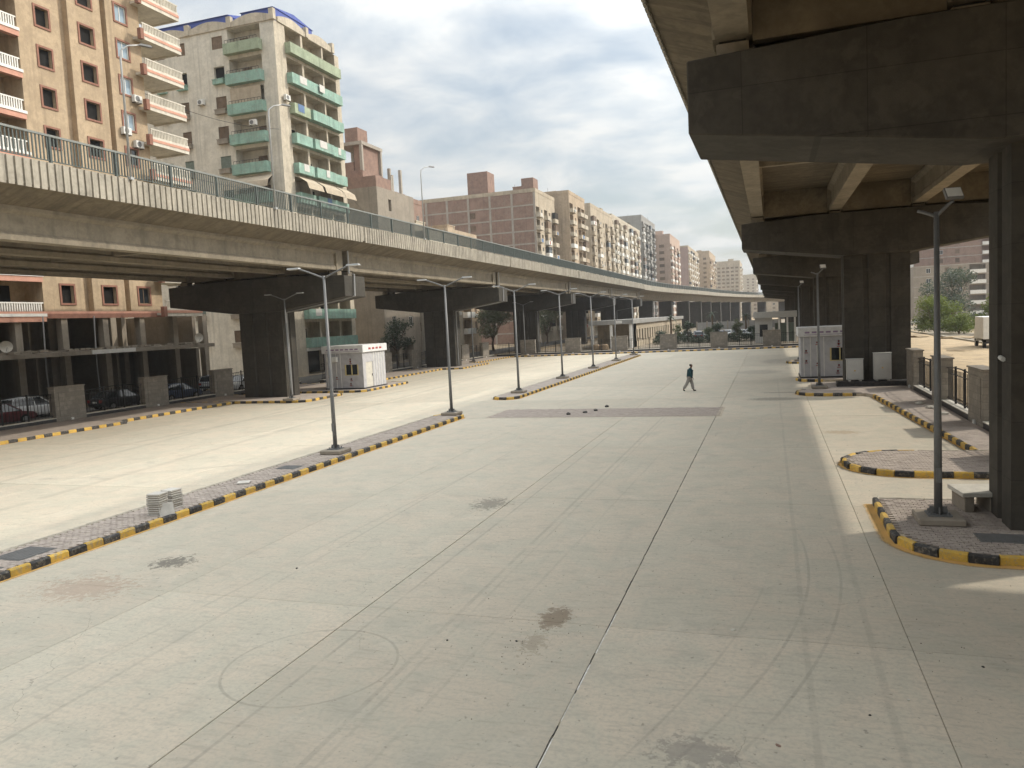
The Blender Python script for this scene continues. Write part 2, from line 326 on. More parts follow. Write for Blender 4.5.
# ------------------------------------------------------------------ mesh helpers
class MB:
    def __init__(s): s.v = []; s.f = []; s.mi = []
    def face(s, pts, m=0):
        i = len(s.v); s.v += [tuple(p) for p in pts]; s.f.append(tuple(range(i, i + len(pts)))); s.mi.append(m)
    def box(s, x0, x1, y0, y1, z0, z1, m=0):
        i = len(s.v)
        s.v += [(x0, y0, z0), (x1, y0, z0), (x1, y1, z0), (x0, y1, z0), (x0, y0, z1), (x1, y0, z1), (x1, y1, z1), (x0, y1, z1)]
        for q in ((0, 3, 2, 1), (4, 5, 6, 7), (0, 1, 5, 4), (1, 2, 6, 5), (2, 3, 7, 6), (3, 0, 4, 7)):
            s.f.append(tuple(i + k for k in q)); s.mi.append(m)
        return s
    def obox(s, c, h, rz=0.0, m=0, top=1.0):
        i = len(s.v); ca, sa = math.cos(rz), math.sin(rz)
        for dz in (-1, 1):
            k = top if dz > 0 else 1.0
            for dx, dy in ((-1, -1), (1, -1), (1, 1), (-1, 1)):
                x, y = dx * h[0] * k, dy * h[1] * k
                s.v.append((c[0] + x * ca - y * sa, c[1] + x * sa + y * ca, c[2] + dz * h[2]))
        for q in ((0, 3, 2, 1), (4, 5, 6, 7), (0, 1, 5, 4), (1, 2, 6, 5), (2, 3, 7, 6), (3, 0, 4, 7)):
            s.f.append(tuple(i + k for k in q)); s.mi.append(m)
        return s
    def ring(s, pts): i = len(s.v); s.v += [tuple(p) for p in pts]; return list(range(i, i + len(pts)))
    def bridge(s, a, b, m=0, closed=True):
        n = len(a)
        for k in range(n if closed else n - 1):
            s.f.append((a[k], a[(k + 1) % n], b[(k + 1) % n], b[k])); s.mi.append(m)
    def tube(s, pts, rad, n=8, m=0, cap=True):
        pts = [Vector(p) for p in pts]
        if isinstance(rad, (int, float)): rad = [rad] * len(pts)
        prev = None; first = None; ref = None
        for k, p in enumerate(pts):
            d = (pts[min(k + 1, len(pts) - 1)] - pts[max(k - 1, 0)]).normalized()
            if ref is None: ref = Vector((0, 0, 1)) if abs(d.z) < .9 else Vector((1, 0, 0))
            a = d.cross(ref).normalized(); b = d.cross(a).normalized()
            r = s.ring([p + (a * math.cos(2 * math.pi * j / n) + b * math.sin(2 * math.pi * j / n)) * rad[k] for j in range(n)])
            if prev: s.bridge(prev, r, m)
            else: first = r
            prev = r
        if cap: s.f.append(tuple(first)); s.mi.append(m); s.f.append(tuple(reversed(prev))); s.mi.append(m)
        return s
    def prism(s, poly, z0, z1, m=0):
        a = s.ring([(p[0], p[1], z0) for p in poly]); b = s.ring([(p[0], p[1], z1) for p in poly])
        s.bridge(a, b, m); s.f.append(tuple(reversed(a))); s.mi.append(m); s.f.append(tuple(b)); s.mi.append(m)
        return s
    def extr_y(s, prof, y0, y1, m=0):
        a = s.ring([(p[0], y0, p[1]) for p in prof]); b = s.ring([(p[0], y1, p[1]) for p in prof])
        s.bridge(a, b, m); s.f.append(tuple(a)); s.mi.append(m); s.f.append(tuple(reversed(b))); s.mi.append(m)
        return s
    def extr_x(s, prof, x0, x1, m=0):
        a = s.ring([(x0, p[0], p[1]) for p in prof]); b = s.ring([(x1, p[0], p[1]) for p in prof])
        s.bridge(a, b, m); s.f.append(tuple(a)); s.mi.append(m); s.f.append(tuple(reversed(b))); s.mi.append(m)
        return s
    def lathe(s, prof, c=(0, 0, 0), n=16, m=0):
        prev = None
        for r, z in prof:
            rg = s.ring([(c[0] + r * math.cos(2 * math.pi * j / n), c[1] + r * math.sin(2 * math.pi * j / n), c[2] + z) for j in range(n)])
            if prev: s.bridge(prev, rg, m)
            else: s.f.append(tuple(reversed(rg))); s.mi.append(m)
            prev = rg
        s.f.append(tuple(prev)); s.mi.append(m)
        return s
    def mesh(s, name, mats, smooth=False, bev=0.0):
        me = bpy.data.meshes.new(name); me.from_pydata(s.v, [], s.f)
        if not isinstance(mats, (list, tuple)): mats = [mats]
        for k in mats: me.materials.append(M[k] if isinstance(k, str) else k)
        if len(mats) > 1: me.polygons.foreach_set('material_index', s.mi)
        bm = bmesh.new(); bm.from_mesh(me)
        if bev:
            bmesh.ops.remove_doubles(bm, verts=bm.verts, dist=1e-5)
            bmesh.ops.recalc_face_normals(bm, faces=bm.faces)
            bmesh.ops.bevel(bm, geom=[e for e in bm.edges if len(e.link_faces) == 2 and e.calc_face_angle(0) > .5], offset=bev, segments=1, affect='EDGES', profile=.5)
        bmesh.ops.recalc_face_normals(bm, faces=bm.faces)
        bm.to_mesh(me); bm.free()
        if smooth: me.polygons.foreach_set('use_smooth', [True] * len(me.polygons))
        me.update(); return me
    def build(s, name, mats, parent=None, loc=(0, 0, 0), rz=0.0, smooth=False, bev=0.0):
        return inst(s.mesh(name, mats, smooth, bev), name, parent, loc, rz)
def inst(me, name, parent=None, loc=(0, 0, 0), rz=0.0, scale=None):
    o = bpy.data.objects.new(name, me); col.objects.link(o); o.location = loc
    if rz: o.rotation_euler = (0, 0, rz)
    if scale: o.scale = scale
    if parent: o.parent = parent
    return o
def empty(name, loc=(0, 0, 0), rz=0.0):
    o = bpy.data.objects.new(name, None); col.objects.link(o); o.location = loc; o.rotation_euler = (0, 0, rz); return o
def tag(o, label, cat, group=None):
    o['label'] = label; o['category'] = cat
    if group: o['group'] = group
    return o
def struct(o): o['kind'] = 'structure'; return o
def stuff(o): o['kind'] = 'stuff'; return o
def copy_tree(o, parent=None):
    c = o.copy(); col.objects.link(c); c.parent = parent
    for ch in kids.get(o.name, []): copy_tree(ch, c)
    return c
kids = {}
def reg(o):
    kids.clear()
    for x in col.objects:
        if x.parent: kids.setdefault(x.parent.name, []).append(x)
def wall_grid(mb, O, U, V, N, u0, u1, v0, v1, holes, m=0, back=None):
    """wall face with real openings; hole = (a0, a1, b0, b1, depth, has_back)"""
    O, U, V, N = Vector(O), Vector(U), Vector(V), Vector(N)
    us = sorted({round(x, 4) for h in holes for x in h[:2]} | {u0, u1}); vs = sorted({round(x, 4) for h in holes for x in h[2:4]} | {v0, v1})
    us = [x for x in us if u0 - 1e-6 <= x <= u1 + 1e-6]; vs = [x for x in vs if v0 - 1e-6 <= x <= v1 + 1e-6]
    P = lambda a, b, d=0.0: O + U * a + V * b + N * d
    for i in range(len(us) - 1):
        run = None
        for j in range(len(vs) - 1):
            cu, cv = (us[i] + us[i + 1]) / 2, (vs[j] + vs[j + 1]) / 2
            inside = any(h[0] < cu < h[1] and h[2] < cv < h[3] for h in holes)
            if not inside:
                if run is None: run = vs[j]
            if inside and run is not None:
                mb.face([P(us[i], run), P(us[i + 1], run), P(us[i + 1], vs[j]), P(us[i], vs[j])], m); run = None
        if run is not None:
            mb.face([P(us[i], run), P(us[i + 1], run), P(us[i + 1], v1), P(us[i], v1)], m)
    for h in holes:
        a0, a1, b0, b1, d = h[:5]
        mb.face([P(a0, b0), P(a1, b0), P(a1, b0, d), P(a0, b0, d)], m); mb.face([P(a0, b1), P(a1, b1), P(a1, b1, d), P(a0, b1, d)], m)
        mb.face([P(a0, b0), P(a0, b1), P(a0, b1, d), P(a0, b0, d)], m); mb.face([P(a1, b0), P(a1, b1), P(a1, b1, d), P(a1, b0, d)], m)
        if len(h) > 5 and h[5]: mb.face([P(a0, b0, d), P(a1, b0, d), P(a1, b1, d), P(a0, b1, d)], m if back is None else back)

# ------------------------------------------------------------------ ground, roads, yard
struct(MB().box(-2500, 2500, -600, 4000, -.6, -.12).build('ground', 'sand'))
struct(MB().box(-52.0, -44.0, -60, 900, -.119, -.06).build('street', 'asphalt'))
mb = MB()
nseg = 40
mb.prism([(9.0, -20), (22.5, -20), (23, 60), (24, 130), (30, 260), (14, 260), (10.5, 130), (9.2, 60)], -.119, -.07)
struct(mb.build('dirt_road', 'sandroad'))
struct(MB().box(-38.9, 30, 109.4, 420, -.118, -.075).build('forecourt', 'court'))
yard = struct(MB().box(-43.2, 7.55, -7, 108.6, -.118, -.03).build('yard', 'yard_bed'))
XJ = [-43.2, -38.2, -33.75, -29.3, -24.85, -20.4, -15.95, -11.5, -7.05, -2.6, 1.85, 7.55]
YJ = [-7 + .6, 3.3, 11.97, 20.65, 29.3, 38.0, 46.7, 55.4, 64.1, 72.8, 81.5, 90.2, 98.9, 108.6]
smesh = {}
for i in range(len(XJ) - 1):
    for j in range(len(YJ) - 1):
        w, l = round(XJ[i + 1] - XJ[i] - .010, 3), round(YJ[j + 1] - YJ[j] - .008, 3)
        if (w, l) not in smesh: smesh[(w, l)] = MB().box(-w / 2, w / 2, -l / 2, l / 2, -.1, 0).mesh('concrete_slab', 'yard', bev=.008)
        inst(smesh[(w, l)], 'concrete_slab', yard, ((XJ[i] + XJ[i + 1]) / 2, (YJ[j] + YJ[j + 1]) / 2, random.uniform(-.0025, .0025)))
# pale sealant squeezed out of the near joint
mb = MB(); y = -3.0; px_ = -2.6
while y < 11.9:
    l = random.uniform(.3, .9); a = random.uniform(-.006, .006)
    mb.box(px_ + a + .008, px_ + a + .008 + random.uniform(.008, .022), y, y + l, -.02, .0065); y += l + (random.uniform(.0, .12) if random.random() < .8 else .4)
stuff(mb.build('joint_sealant', 'seal', yard))
mb = MB(); y = -3.0
while y < 40:
    l = random.uniform(.15, .6); a = random.uniform(-.008, .008); w_ = random.uniform(.001, .005)
    if random.random() < .7: mb.box(-2.605 + a - w_, -2.605 + a + w_, y, y + l, -.02, .004)
    y += l
stuff(mb.build('joint_crack', 'plinth', yard))
# brown strip of small setts across the lanes
st_ = struct(MB().box(-14.6, -2.35, 38.25, 41.9, -.02, .006).build('paved_strip', 'paver2'))
mb = MB(); yy = 38.27; r_ = 0
while yy < 41.7:
    xx = -14.58 + (r_ % 2) * .15
    while xx < -2.65:
        h = .012 + random.uniform(-.004, .004); mb.box(xx, xx + .285, yy, yy + .185, 0, h); xx += .30
    yy += .2; r_ += 1
stuff(mb.build('setts', 'strip', st_))

# ------------------------------------------------------------------ kerbs and islands
KL = .5
KPROF = [(-.07, -.05), (.07, -.05), (.07, .145), (.04, .178), (-.04, .178), (-.07, .145)]   # across (local x) , up
def kerb_mesh(name, mk):
    return MB().extr_y(KPROF, -KL / 2 + .006, KL / 2 - .006).mesh(name, mk)
K_Y, K_B, K_G = kerb_mesh('kerb_yellow', 'kyel'), kerb_mesh('kerb_black', 'kblk'), kerb_mesh('kerb_grey', 'kgrey')
def resample(path, step):
    out = []; carry = step / 2
    for a, b in zip(path, path[1:]):
        a, b = Vector(a), Vector(b); L = (b - a).length; t = carry
        while t < L: out.append((a + (b - a) * (t / L), math.atan2(b.y - a.y, b.x - a.x))); t += step
        carry = t - L
    return out
def arc(cx, cy, r, a0, a1, n=8, ry=None):
    ry = ry or r
    return [(cx + r * math.cos(R(a0 + (a1 - a0) * k / n)), cy + ry * math.sin(R(a0 + (a1 - a0) * k / n))) for k in range(n + 1)]
def inside(poly, x, y):
    c = False; n = len(poly); j = n - 1
    for i in range(n):
        if (poly[i][1] > y) != (poly[j][1] > y) and x < (poly[j][0] - poly[i][0]) * (y - poly[i][1]) / (poly[j][1] - poly[i][1]) + poly[i][0]: c = not c
        j = i
    return c
def smooth_path(path, step=.25):
    pts = [path[0]]
    for a, b in zip(path, path[1:]):
        L = math.dist(a, b); n = max(1, int(L / step))
        for k in range(1, n + 1): pts.append((a[0] + (b[0] - a[0]) * k / n, a[1] + (b[1] - a[1]) * k / n))
    return pts
def splash_mat():
    m, nt, p, pos = new_mat('yellow_overspray')
    p.inputs['Base Color'].default_value = (.72, .43, .13, 1); p.inputs['Roughness'].default_value = .8
    uv = nt.nodes.new('ShaderNodeAttribute'); uv.attribute_name = 'edge'
    e = mth(nt, 'MULTIPLY', mth(nt, 'SUBTRACT', uv.outputs['Fac'], mth(nt, 'MULTIPLY', noise(nt, pos, 3, 6, .7), .5)), 2.6, True)
    e = mth(nt, 'MULTIPLY', e, .85)
    tr = nt.nodes.new('ShaderNodeBsdfTransparent'); ms = nt.nodes.new('ShaderNodeMixShader')
    nt.links.new(e, ms.inputs[0]); nt.links.new(tr.outputs[0], ms.inputs[1]); nt.links.new(p.outputs[0], ms.inputs[2])
    nt.links.new(ms.outputs[0], nt.nodes['Material Output'].inputs[0]); return m
M['splash'] = splash_mat()
def kerb_run(parent, path, phase=0, grey=False, splash=0.0):
    for k, (p, a) in enumerate(resample(path, KL)):
        me = K_G if grey else (K_Y if (k + phase) % 2 == 0 else K_B)
        o = inst(me, 'kerb_stone', parent, (p.x + random.uniform(-.006, .006), p.y + random.uniform(-.006, .006), random.uniform(-.006, .006)), a - math.pi / 2 + random.uniform(-.012, .012))
    if splash:      # paint spilt on the concrete along the foot of the kerb
        sp = smooth_path(path, .3); mb = MB(); ed = []
        for k in range(len(sp) - 1):
            def nrm(q):
                q0, q1 = sp[max(q - 1, 0)], sp[min(q + 1, len(sp) - 1)]
                d = Vector((q1[0] - q0[0], q1[1] - q0[1])).normalized(); return Vector((d.y, -d.x))
            n0, n1 = nrm(k), nrm(k + 1); a, b = Vector(sp[k]), Vector(sp[k + 1])
            mb.face([(*(a + n0 * .06), .005), (*(b + n1 * .06), .005), (*(b + n1 * (.06 + splash)), .005), (*(a + n0 * (.06 + splash)), .005)]); ed += [1, 1, 0, 0]
        o = mb.build('paint_splash', 'splash', parent)
        at = o.data.attributes.new('edge', 'FLOAT', 'POINT'); at.data.foreach_set('value', ed)
def island(name, poly, runs, pave=True, splash=0.0, inset=.1):
    o = struct(MB().prism(poly, -.02, .135).build(name, 'paver2'))
    for path, ph, grey in runs: kerb_run(o, path, ph, grey, 0 if grey else splash)
    if pave:
        xs = [p[0] for p in poly]; ys = [p[1] for p in poly]; mb = MB(); yy = min(ys) + .08; r_ = 0
        while yy < max(ys) - .1:
            xx = min(xs) + .08 + (r_ % 2) * .1
            while xx < max(xs) - .1:
                if inside(poly, xx + .1 - .1, yy) and inside(poly, xx + .2, yy + .05) and inside(poly, xx - .06, yy + .05):
                    h = .165 + random.uniform(-.005, .005); mb.box(xx, xx + .186, yy, yy + .086, .12, h)
                xx += .2
            yy += .1; r_ += 1
        stuff(mb.build('pavers', 'paver', o))
    else:
        MB().prism([(p[0], p[1]) for p in poly], .136, .16).build('paving', 'paver', o)
    return o
# median, near part (two kerb faces, rounded end) and far part
def median(name, y0, y1, x0, x1, round_start, pave):
    r = (x1 - x0) / 2; cx = (x0 + x1) / 2
    near = [(x1, y0 + (r if round_start else 0)), (x1, y1 - r)]
    end = arc(cx, y1 - r, r, 0, 180, 10)
    back = [(x0, y1 - r), (x0, y0 + (r if round_start else 0))]
    st = arc(cx, y0 + r, r, 180, 360, 10) if round_start else []
    poly = near + end[1:] + back[1:] + (st[1:-1] if round_start else [])
    return island(name, poly, [(near + end[1:], 0, False), (back, 0, True)] + ([(st, 1, False)] if round_start else []), pave, .2)
median('median', -2.0, 38.9, -17.55, -15.9, False, True)
median('median', 47.3, 99.0, -17.5, -15.85, True, False)
# islands at the foot of the right-hand viaduct
p1 = [(2.4, 20.9), (2.4, 18.0)] + arc(4.0, 17.9, 1.6, 180, 262, 8)[1:] + [(7.5, 16.25)]
island('island', p1 + [(7.5, 20.9)], [(p1, 1, False), ([(7.5, 20.9), (2.4, 20.9)], 0, True)], True, .34)
p2 = [(7.5, 27.9)] + [(4.4, 27.9)] + arc(3.9, 26.1, 1.78, 95, 265, 10) + [(7.4, 24.3)]
island('island', p2, [(p2[1:], 0, False), (p2[:2], 0, True)], True, .22)
p3 = [(6.25, 28.0), (5.25, 45.6), (4.9, 46.3), (3.0, 46.5)] + arc(2.9, 48.0, 1.5, 265, 110, 8) + [(1.6, 52.5)]
island('pavement', [(7.5, 28.0)] + [(6.25, 28.0), (5.25, 45.6), (4.9, 46.3), (3.0, 46.5)] + arc(2.9, 48.0, 1.5, 265, 110, 8) + [(2.4, 53.6), (7.5, 53.6)],
       [(list(reversed([(6.25, 28.0), (5.25, 45.6)])), 0, False), (arc(2.9, 48.0, 1.5, 130, 265, 8) + [(4.9, 46.4)], 1, False)], False, .15)
p4 = [(7.4, 55.6), (3.2, 55.6)] + arc(3.2, 57.1, 1.5, 270, 100, 8) + [(3.0, 62.6), (7.4, 62.6)]
island('island', p4, [(list(reversed(p4[1:11])), 0, False)], False)
p5 = [(7.4, 74.4)] + arc(2.9, 75.9, 1.5, 270, 90, 8) + [(7.4, 77.4)]
island('island', p5, [(list(reversed(p5[1:10])), 0, False)], False)
# left pavement and the islands round the left piers
pl = [(-38.4, 24.0), (-37.7, 36.8), (-38.9, 37.6)]
island('pavement', [(-43.2, 24.0)] + pl + [(-43.2, 37.6)], [(pl[:2], 0, False)], False, .12)
island('pavement', [(-43.2, 37.4), (-38.6, 37.4), (-38.3, 47.6), (-43.2, 47.6)], [([(-38.6, 37.4), (-38.3, 47.6)], 1, False)], False, .12)
def pier_island(y0, y1, x0, x1, ph=0):
    path = [(x0, y0), (x1 - .8, y0)] + arc(x1 - .8, y0 + .8, .8, 270, 360, 5)[1:] + [(x1, y1 - .8)] + arc(x1 - .8, y1 - .8, .8, 0, 90, 5)[1:] + [(x0, y1)]
    island('island', path, [(path, ph, False)], False, .12)
pier_island(47.7, 53.2, -43.1, -32.0)
pier_island(54.9, 63.4, -43.1, -31.3, 1)
pier_island(81.5, 91.0, -40.5, -33.6)
for ya, yb in ((63.8, 81.2), (91.3, 106.5)):
    island('pavement', [(-41.0, ya), (-36.2, ya), (-36.0, yb), (-41.0, yb)], [([(-36.2, ya), (-36.0, yb)], 0, False)], False, .12)
island('pavement', [(-35.9, 106.2), (7.5, 106.2), (7.5, 108.55), (-35.9, 108.55)], [([(7.5, 106.2), (-35.9, 106.2)][::-1], 0, False)], False, .12)

# manhole covers, flush plates
def plate(x, y, w, l, z, label, rz=0.0):
    e = tag(empty('manhole_cover', (x, y, z), rz), label, 'manhole cover', 'inspection covers in the paving')
    MB().box(-w / 2 - .05, w / 2 + .05, -l / 2 - .05, l / 2 + .05, -.03, .006).build('frame', 'steel', e)
    mb = MB().box(-w / 2, w / 2, -l / 2, l / 2, -.02, .014)
    for k in range(6): mb.box(-w / 2 + .04 + k * (w - .12) / 5.5, -w / 2 + .07 + k * (w - .12) / 5.5, -l / 2 + .04, l / 2 - .04, .012, .019)
    mb.build('lid', 'steel', e)
plate(-16.75, 13.1, .8, .9, .165, 'square grey inspection cover in the median paving below the tile stacks')
plate(-16.5, 11.7, .5, .8, .165, 'narrow grey cover in the median paving at the left picture edge')
plate(-16.7, 23.6, .7, .6, .165, 'square cover in the median paving by the nearest median lamp')
plate(4.35, 17.55, .8, .55, .165, 'square cover in the paving between near lamp footing and dark pier')

# ------------------------------------------------------------------ viaducts
def railing(parent, x, y0, y1, z0, near_single, post_step=3.45):
    rl = MB().box(x - .05, x + .05, y0, y1, z0 + 1.1, z0 + 1.19).build('handrail', 'railtop', parent)
    MB().box(x - .02, x + .02, y0, y1, z0 + .08, z0 + .12).build('bottom_rail', 'rail', rl)
    pm = MB().box(-.06, .06, -.05, .05, 0, 1.1).mesh('rail_post', 'rail'); y = y0 + .3
    while y < y1:
        inst(pm, 'rail_post', rl, (x, y, z0)); y += post_step
    bmsh = MB().box(-.02, .02, -.026, .026, .12, 1.1).mesh('rail_bar', 'rail'); y = y0 + .1; far = MB(); cnt = 0
    while y < y1:
        if near_single and y > 17 and cnt < 285: inst(bmsh, 'rail_bar', rl, (x, y, z0)); cnt += 1
        else: far.box(x - .02, x + .02, y - .026, y + .026, z0 + .12, z0 + 1.1)
        y += .17
    if far.v: stuff(far.build('rail_bars', 'rail', rl))
def viaduct(name, label, xc, zo, piers, vis_side, pier_w, caph=8.0, pdx={}, pipes=True):
    v = tag(empty(name, (0, 0, 0)), label, 'viaduct', 'twin elevated roads')
    zc0, zc1 = 7.55 + zo, 6.75 + zo
    capp = [(-caph, zc0), (-pier_w / 2 - .1, zc1), (pier_w / 2 + .1, zc1), (caph, zc0), (caph, 9.1 + zo), (3.5, 9.32 + zo), (-3.5, 9.32 + zo), (-caph, 9.1 + zo)]
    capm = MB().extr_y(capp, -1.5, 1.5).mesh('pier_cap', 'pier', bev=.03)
    w, d = pier_w / 2, .85
    pl = []
    def side(x0, y0, x1, y1, n):     # one pier side with n shallow vertical grooves
        dx, dy = x1 - x0, y1 - y0; L = math.hypot(dx, dy); ux, uy = dx / L, dy / L; nx, ny = -uy, ux
        pts = [(x0, y0)]
        for k in range(n):
            c = L * (k + 1) / (n + 1)
            for t, dd in ((c - .17, 0), (c - .10, .09), (c + .10, .09), (c + .17, 0)): pts.append((x0 + ux * t + nx * dd, y0 + uy * t + ny * dd))
        return pts
    plan = side(-w, -d, w, -d, 2) + side(w, -d, w, d, 1) + side(w, d, -w, d, 2) + side(-w, d, -w, -d, 1)
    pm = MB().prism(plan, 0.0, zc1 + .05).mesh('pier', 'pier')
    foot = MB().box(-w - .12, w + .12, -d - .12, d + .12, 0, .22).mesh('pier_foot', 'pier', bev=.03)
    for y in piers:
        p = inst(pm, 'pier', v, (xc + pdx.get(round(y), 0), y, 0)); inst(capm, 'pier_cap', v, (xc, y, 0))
    GX = (-6.85, -2.3, 2.3, 6.85)
    zb, zt = 9.55 + zo, 11.0 + zo
    h = zt - zb
    ip = [(-.35, zb), (.35, zb), (.35, zb + .25), (.22, zb + .38), (.22, zt - .32), (.42, zt - .16), (.42, zt - .004), (-.42, zt - .004), (-.42, zt - .16), (-.22, zt - .32), (-.22, zb + .38), (-.35, zb + .25)]
    gm = {}; bear = MB().box(-.34, .34, -.3, .3, 9.1 + zo, zb - .06).mesh('bearing_block', 'conc'); pad = MB().box(-.28, .28, -.24, .24, zb - .06, zb).mesh('bearing_pad', 'rubber')
    for a, b in zip(piers, piers[1:]):
        L = b - a
        key = round(L, 2)
        if key not in gm:
            g = MB().extr_y(ip, -L / 2 + 1.2, L / 2 - 1.2)
            for s in (-1, 1):
                y0, y1 = sorted((s * (L / 2 - 1.21), s * (L / 2 - .33))); g.box(-.42, .42, y0, y1, zb + .003, zt - .008)
            gm[key] = (g.mesh('girder', 'conc', bev=0),
                       [MB().box(x0 + .22, x1 - .22, -.15, .15, zb + .3, zt - .012).mesh('cross_beam', 'conc') for x0, x1 in zip(GX, GX[1:])],
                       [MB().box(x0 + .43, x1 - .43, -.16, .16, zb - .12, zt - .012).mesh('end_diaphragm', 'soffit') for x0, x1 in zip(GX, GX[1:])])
        for x in GX:
            inst(gm[key][0], 'girder', v, (xc + x, (a + b) / 2, 0))
            for yy in (a + .75, b - .75): inst(bear, 'bearing_block', v, (xc + x, yy, 0)); inst(pad, 'bearing_pad', v, (xc + x, yy, 0))
        for cm in gm[key][1]:
            inst(cm, 'cross_beam', v, (xc, (a + b) / 2, 0))
        for cm in gm[key][2]:
            for yy in (a + 1.0, b - 1.0): inst(cm, 'end_diaphragm', v, (xc, yy, 0))
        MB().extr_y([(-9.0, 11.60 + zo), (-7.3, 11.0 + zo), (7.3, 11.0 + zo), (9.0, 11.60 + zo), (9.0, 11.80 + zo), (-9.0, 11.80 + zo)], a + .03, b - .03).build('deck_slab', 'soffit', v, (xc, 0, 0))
        for s in (-1, 1):
            mb = MB(); xs = sorted((s * 8.82, s * 9.01)); mb.box(xs[0], xs[1], a + .03, b - .03, 11.62 + zo, 12.66 + zo)
            xr = sorted((s * 9.005, s * 9.085)); y = a + .1
            while y < b - .3:
                mb.box(xr[0], xr[1], y, y + .265, 11.5 + zo, 12.64 + zo); y += .37
            pr = mb.build('parapet', 'parapet', v, (xc, 0, 0))
    for s in (-1, 1):
        rp = railing(v, xc + s * 8.92, piers[0] + .1, piers[-1] - .1, 12.66 + zo, s == vis_side)
    # drain pipes at the outer cap ends
    for y in (piers if pipes else []):
        s = vis_side; x = xc + s * 7.55
        MB().tube([(x, y, 11.0 + zo), (x, y, 9.3 + zo), (x + s * .55, y - .2, 9.2 + zo), (x + s * .58, y - .35, 7.6 + zo), (x - s * .3, y - .35, 7.42 + zo), (xc + s * (w + .12), y - .35, zc1 - .08), (xc + s * (w + .1), y - .35, .3)], .06, 6).build('drain_pipe', 'pipe', v)
    return v
LP_ = [17.5 + 34 * k - 34 for k in range(7)]            # -16.5 .. 187.5
RP_ = [19.05 - 33.7 + 33.7 * k for k in range(9)]       # -14.65 .. 254.95
lv = viaduct('viaduct', 'long concrete viaduct on the left with fluted parapet and green railing', -37.5, 0.0, LP_, 1, 3.9)
rv = viaduct('viaduct', 'dark concrete viaduct overhead on the right with wide pier caps', 6.2, 1.35, RP_, -1, 3.7, 7.8, {19: .32}, False)
# far ramp: the left viaduct bends right as a box girder
edge = [(-28.5, 187.6), (-28.45, 196), (-28.0, 208), (-26.9, 224), (-25.0, 243), (-22.1, 270), (-18.3, 312), (-12.5, 357), (-6.6, 389), (1.0, 412), (12, 432), (28, 450)]
def cr(P, n=6):
    out = []
    for i in range(len(P) - 1):
        p0, p1, p2, p3 = P[max(i - 1, 0)], P[i], P[i + 1], P[min(i + 2, len(P) - 1)]
        for k in range(n):
            t = k / n
            out.append(tuple(.5 * (2 * p1[j] + (p2[j] - p0[j]) * t + (2 * p0[j] - 5 * p1[j] + 4 * p2[j] - p3[j]) * t * t + (3 * p1[j] - p0[j] - 3 * p2[j] + p3[j]) * t ** 3) for j in range(2)))
    out.append(P[-1]); return out
ep = cr(edge)
ramp_o = tag(empty('viaduct_ramp', (0, 0, 0)), 'far curving box girder ramp where the left viaduct bends right', 'viaduct')
def sweep(prof_fn, name, mk, smooth=False):
    mb = MB(); prev = None; s = 0.0
    for k, p in enumerate(ep):
        q0, q1 = ep[max(k - 1, 0)], ep[min(k + 1, len(ep) - 1)]
        t = Vector((q1[0] - q0[0], q1[1] - q0[1])).normalized(); n = Vector((-t.y, t.x))      # towards the far side
        if k: s += math.dist(p, ep[k - 1])
        drop = max(0.0, (s - 225)) ** 2 * .0009
        r = mb.ring([(p[0] + n.x * a, p[1] + n.y * a, z - drop) for a, z in prof_fn(s)])
        if prev: mb.bridge(prev, r)
        else: mb.f.append(tuple(r)); mb.mi.append(0)
        prev = r
    mb.f.append(tuple(reversed(prev))); mb.mi.append(0)
    return mb.build(name, mk, ramp_o)
Wd = lambda s: 17.9 - 8.0 * min(1, s / 90)
sweep(lambda s: [(0.02, 11.45), (2.9, 11.1), (3.6, 9.5), (Wd(s) - 3.6, 9.5), (Wd(s) - 2.9, 11.1), (Wd(s) - .02, 11.45), (Wd(s) - .02, 11.7), (0.02, 11.7)], 'box_girder', 'conc')
sweep(lambda s: [(0, 11.42), (0, 12.66), (.25, 12.66), (.25, 11.42)], 'parapet', 'parapet')
sweep(lambda s: [(Wd(s) - .25, 10.9), (Wd(s) - .25, 12.66), (Wd(s), 12.66), (Wd(s), 10.9)], 'parapet', 'parapet')
sweep(lambda s: [(.08, 13.76), (.08, 13.86), (.18, 13.86), (.18, 13.76)], 'handrail', 'railtop')
mb = MB(); mb2 = MB()
fine_ep = smooth_path(ep, .4); acc = 0
for k in range(1, len(fine_ep) - 1):
    p = fine_ep[k]; acc += math.dist(p, fine_ep[k - 1]); t = Vector((fine_ep[k + 1][0] - p[0], fine_ep[k + 1][1] - p[1])).normalized()
    drop = max(0.0, (acc - 225)) ** 2 * .0009
    (mb2 if k % 8 else mb).obox((p[0] - t.y * .13, p[1] + t.x * .13, 13.2 - drop), (.05, .05, .56) if k % 8 == 0 else (.06, .03, .56), math.atan2(t.y, t.x))
mb.build('rail_posts', 'railtop', ramp_o); stuff(mb2.build('rail_bars', 'rail', ramp_o))
pm = MB().obox((0, 0, 4.65), (2.0, .9, 4.68)).mesh('pier', 'pier')
acc = 0; nxt = 16
for k in range(1, len(fine_ep) - 1):
    p = fine_ep[k]; acc += math.dist(p, fine_ep[k - 1])
    if acc >= nxt and acc < 250:
        t = Vector((fine_ep[k + 1][0] - p[0], fine_ep[k + 1][1] - p[1])).normalized(); wd = Wd(acc) / 2
        inst(pm, 'pier', ramp_o, (p[0] - t.y * wd, p[1] + t.x * wd, 0), math.atan2(t.y, t.x) - math.pi / 2); nxt += 21

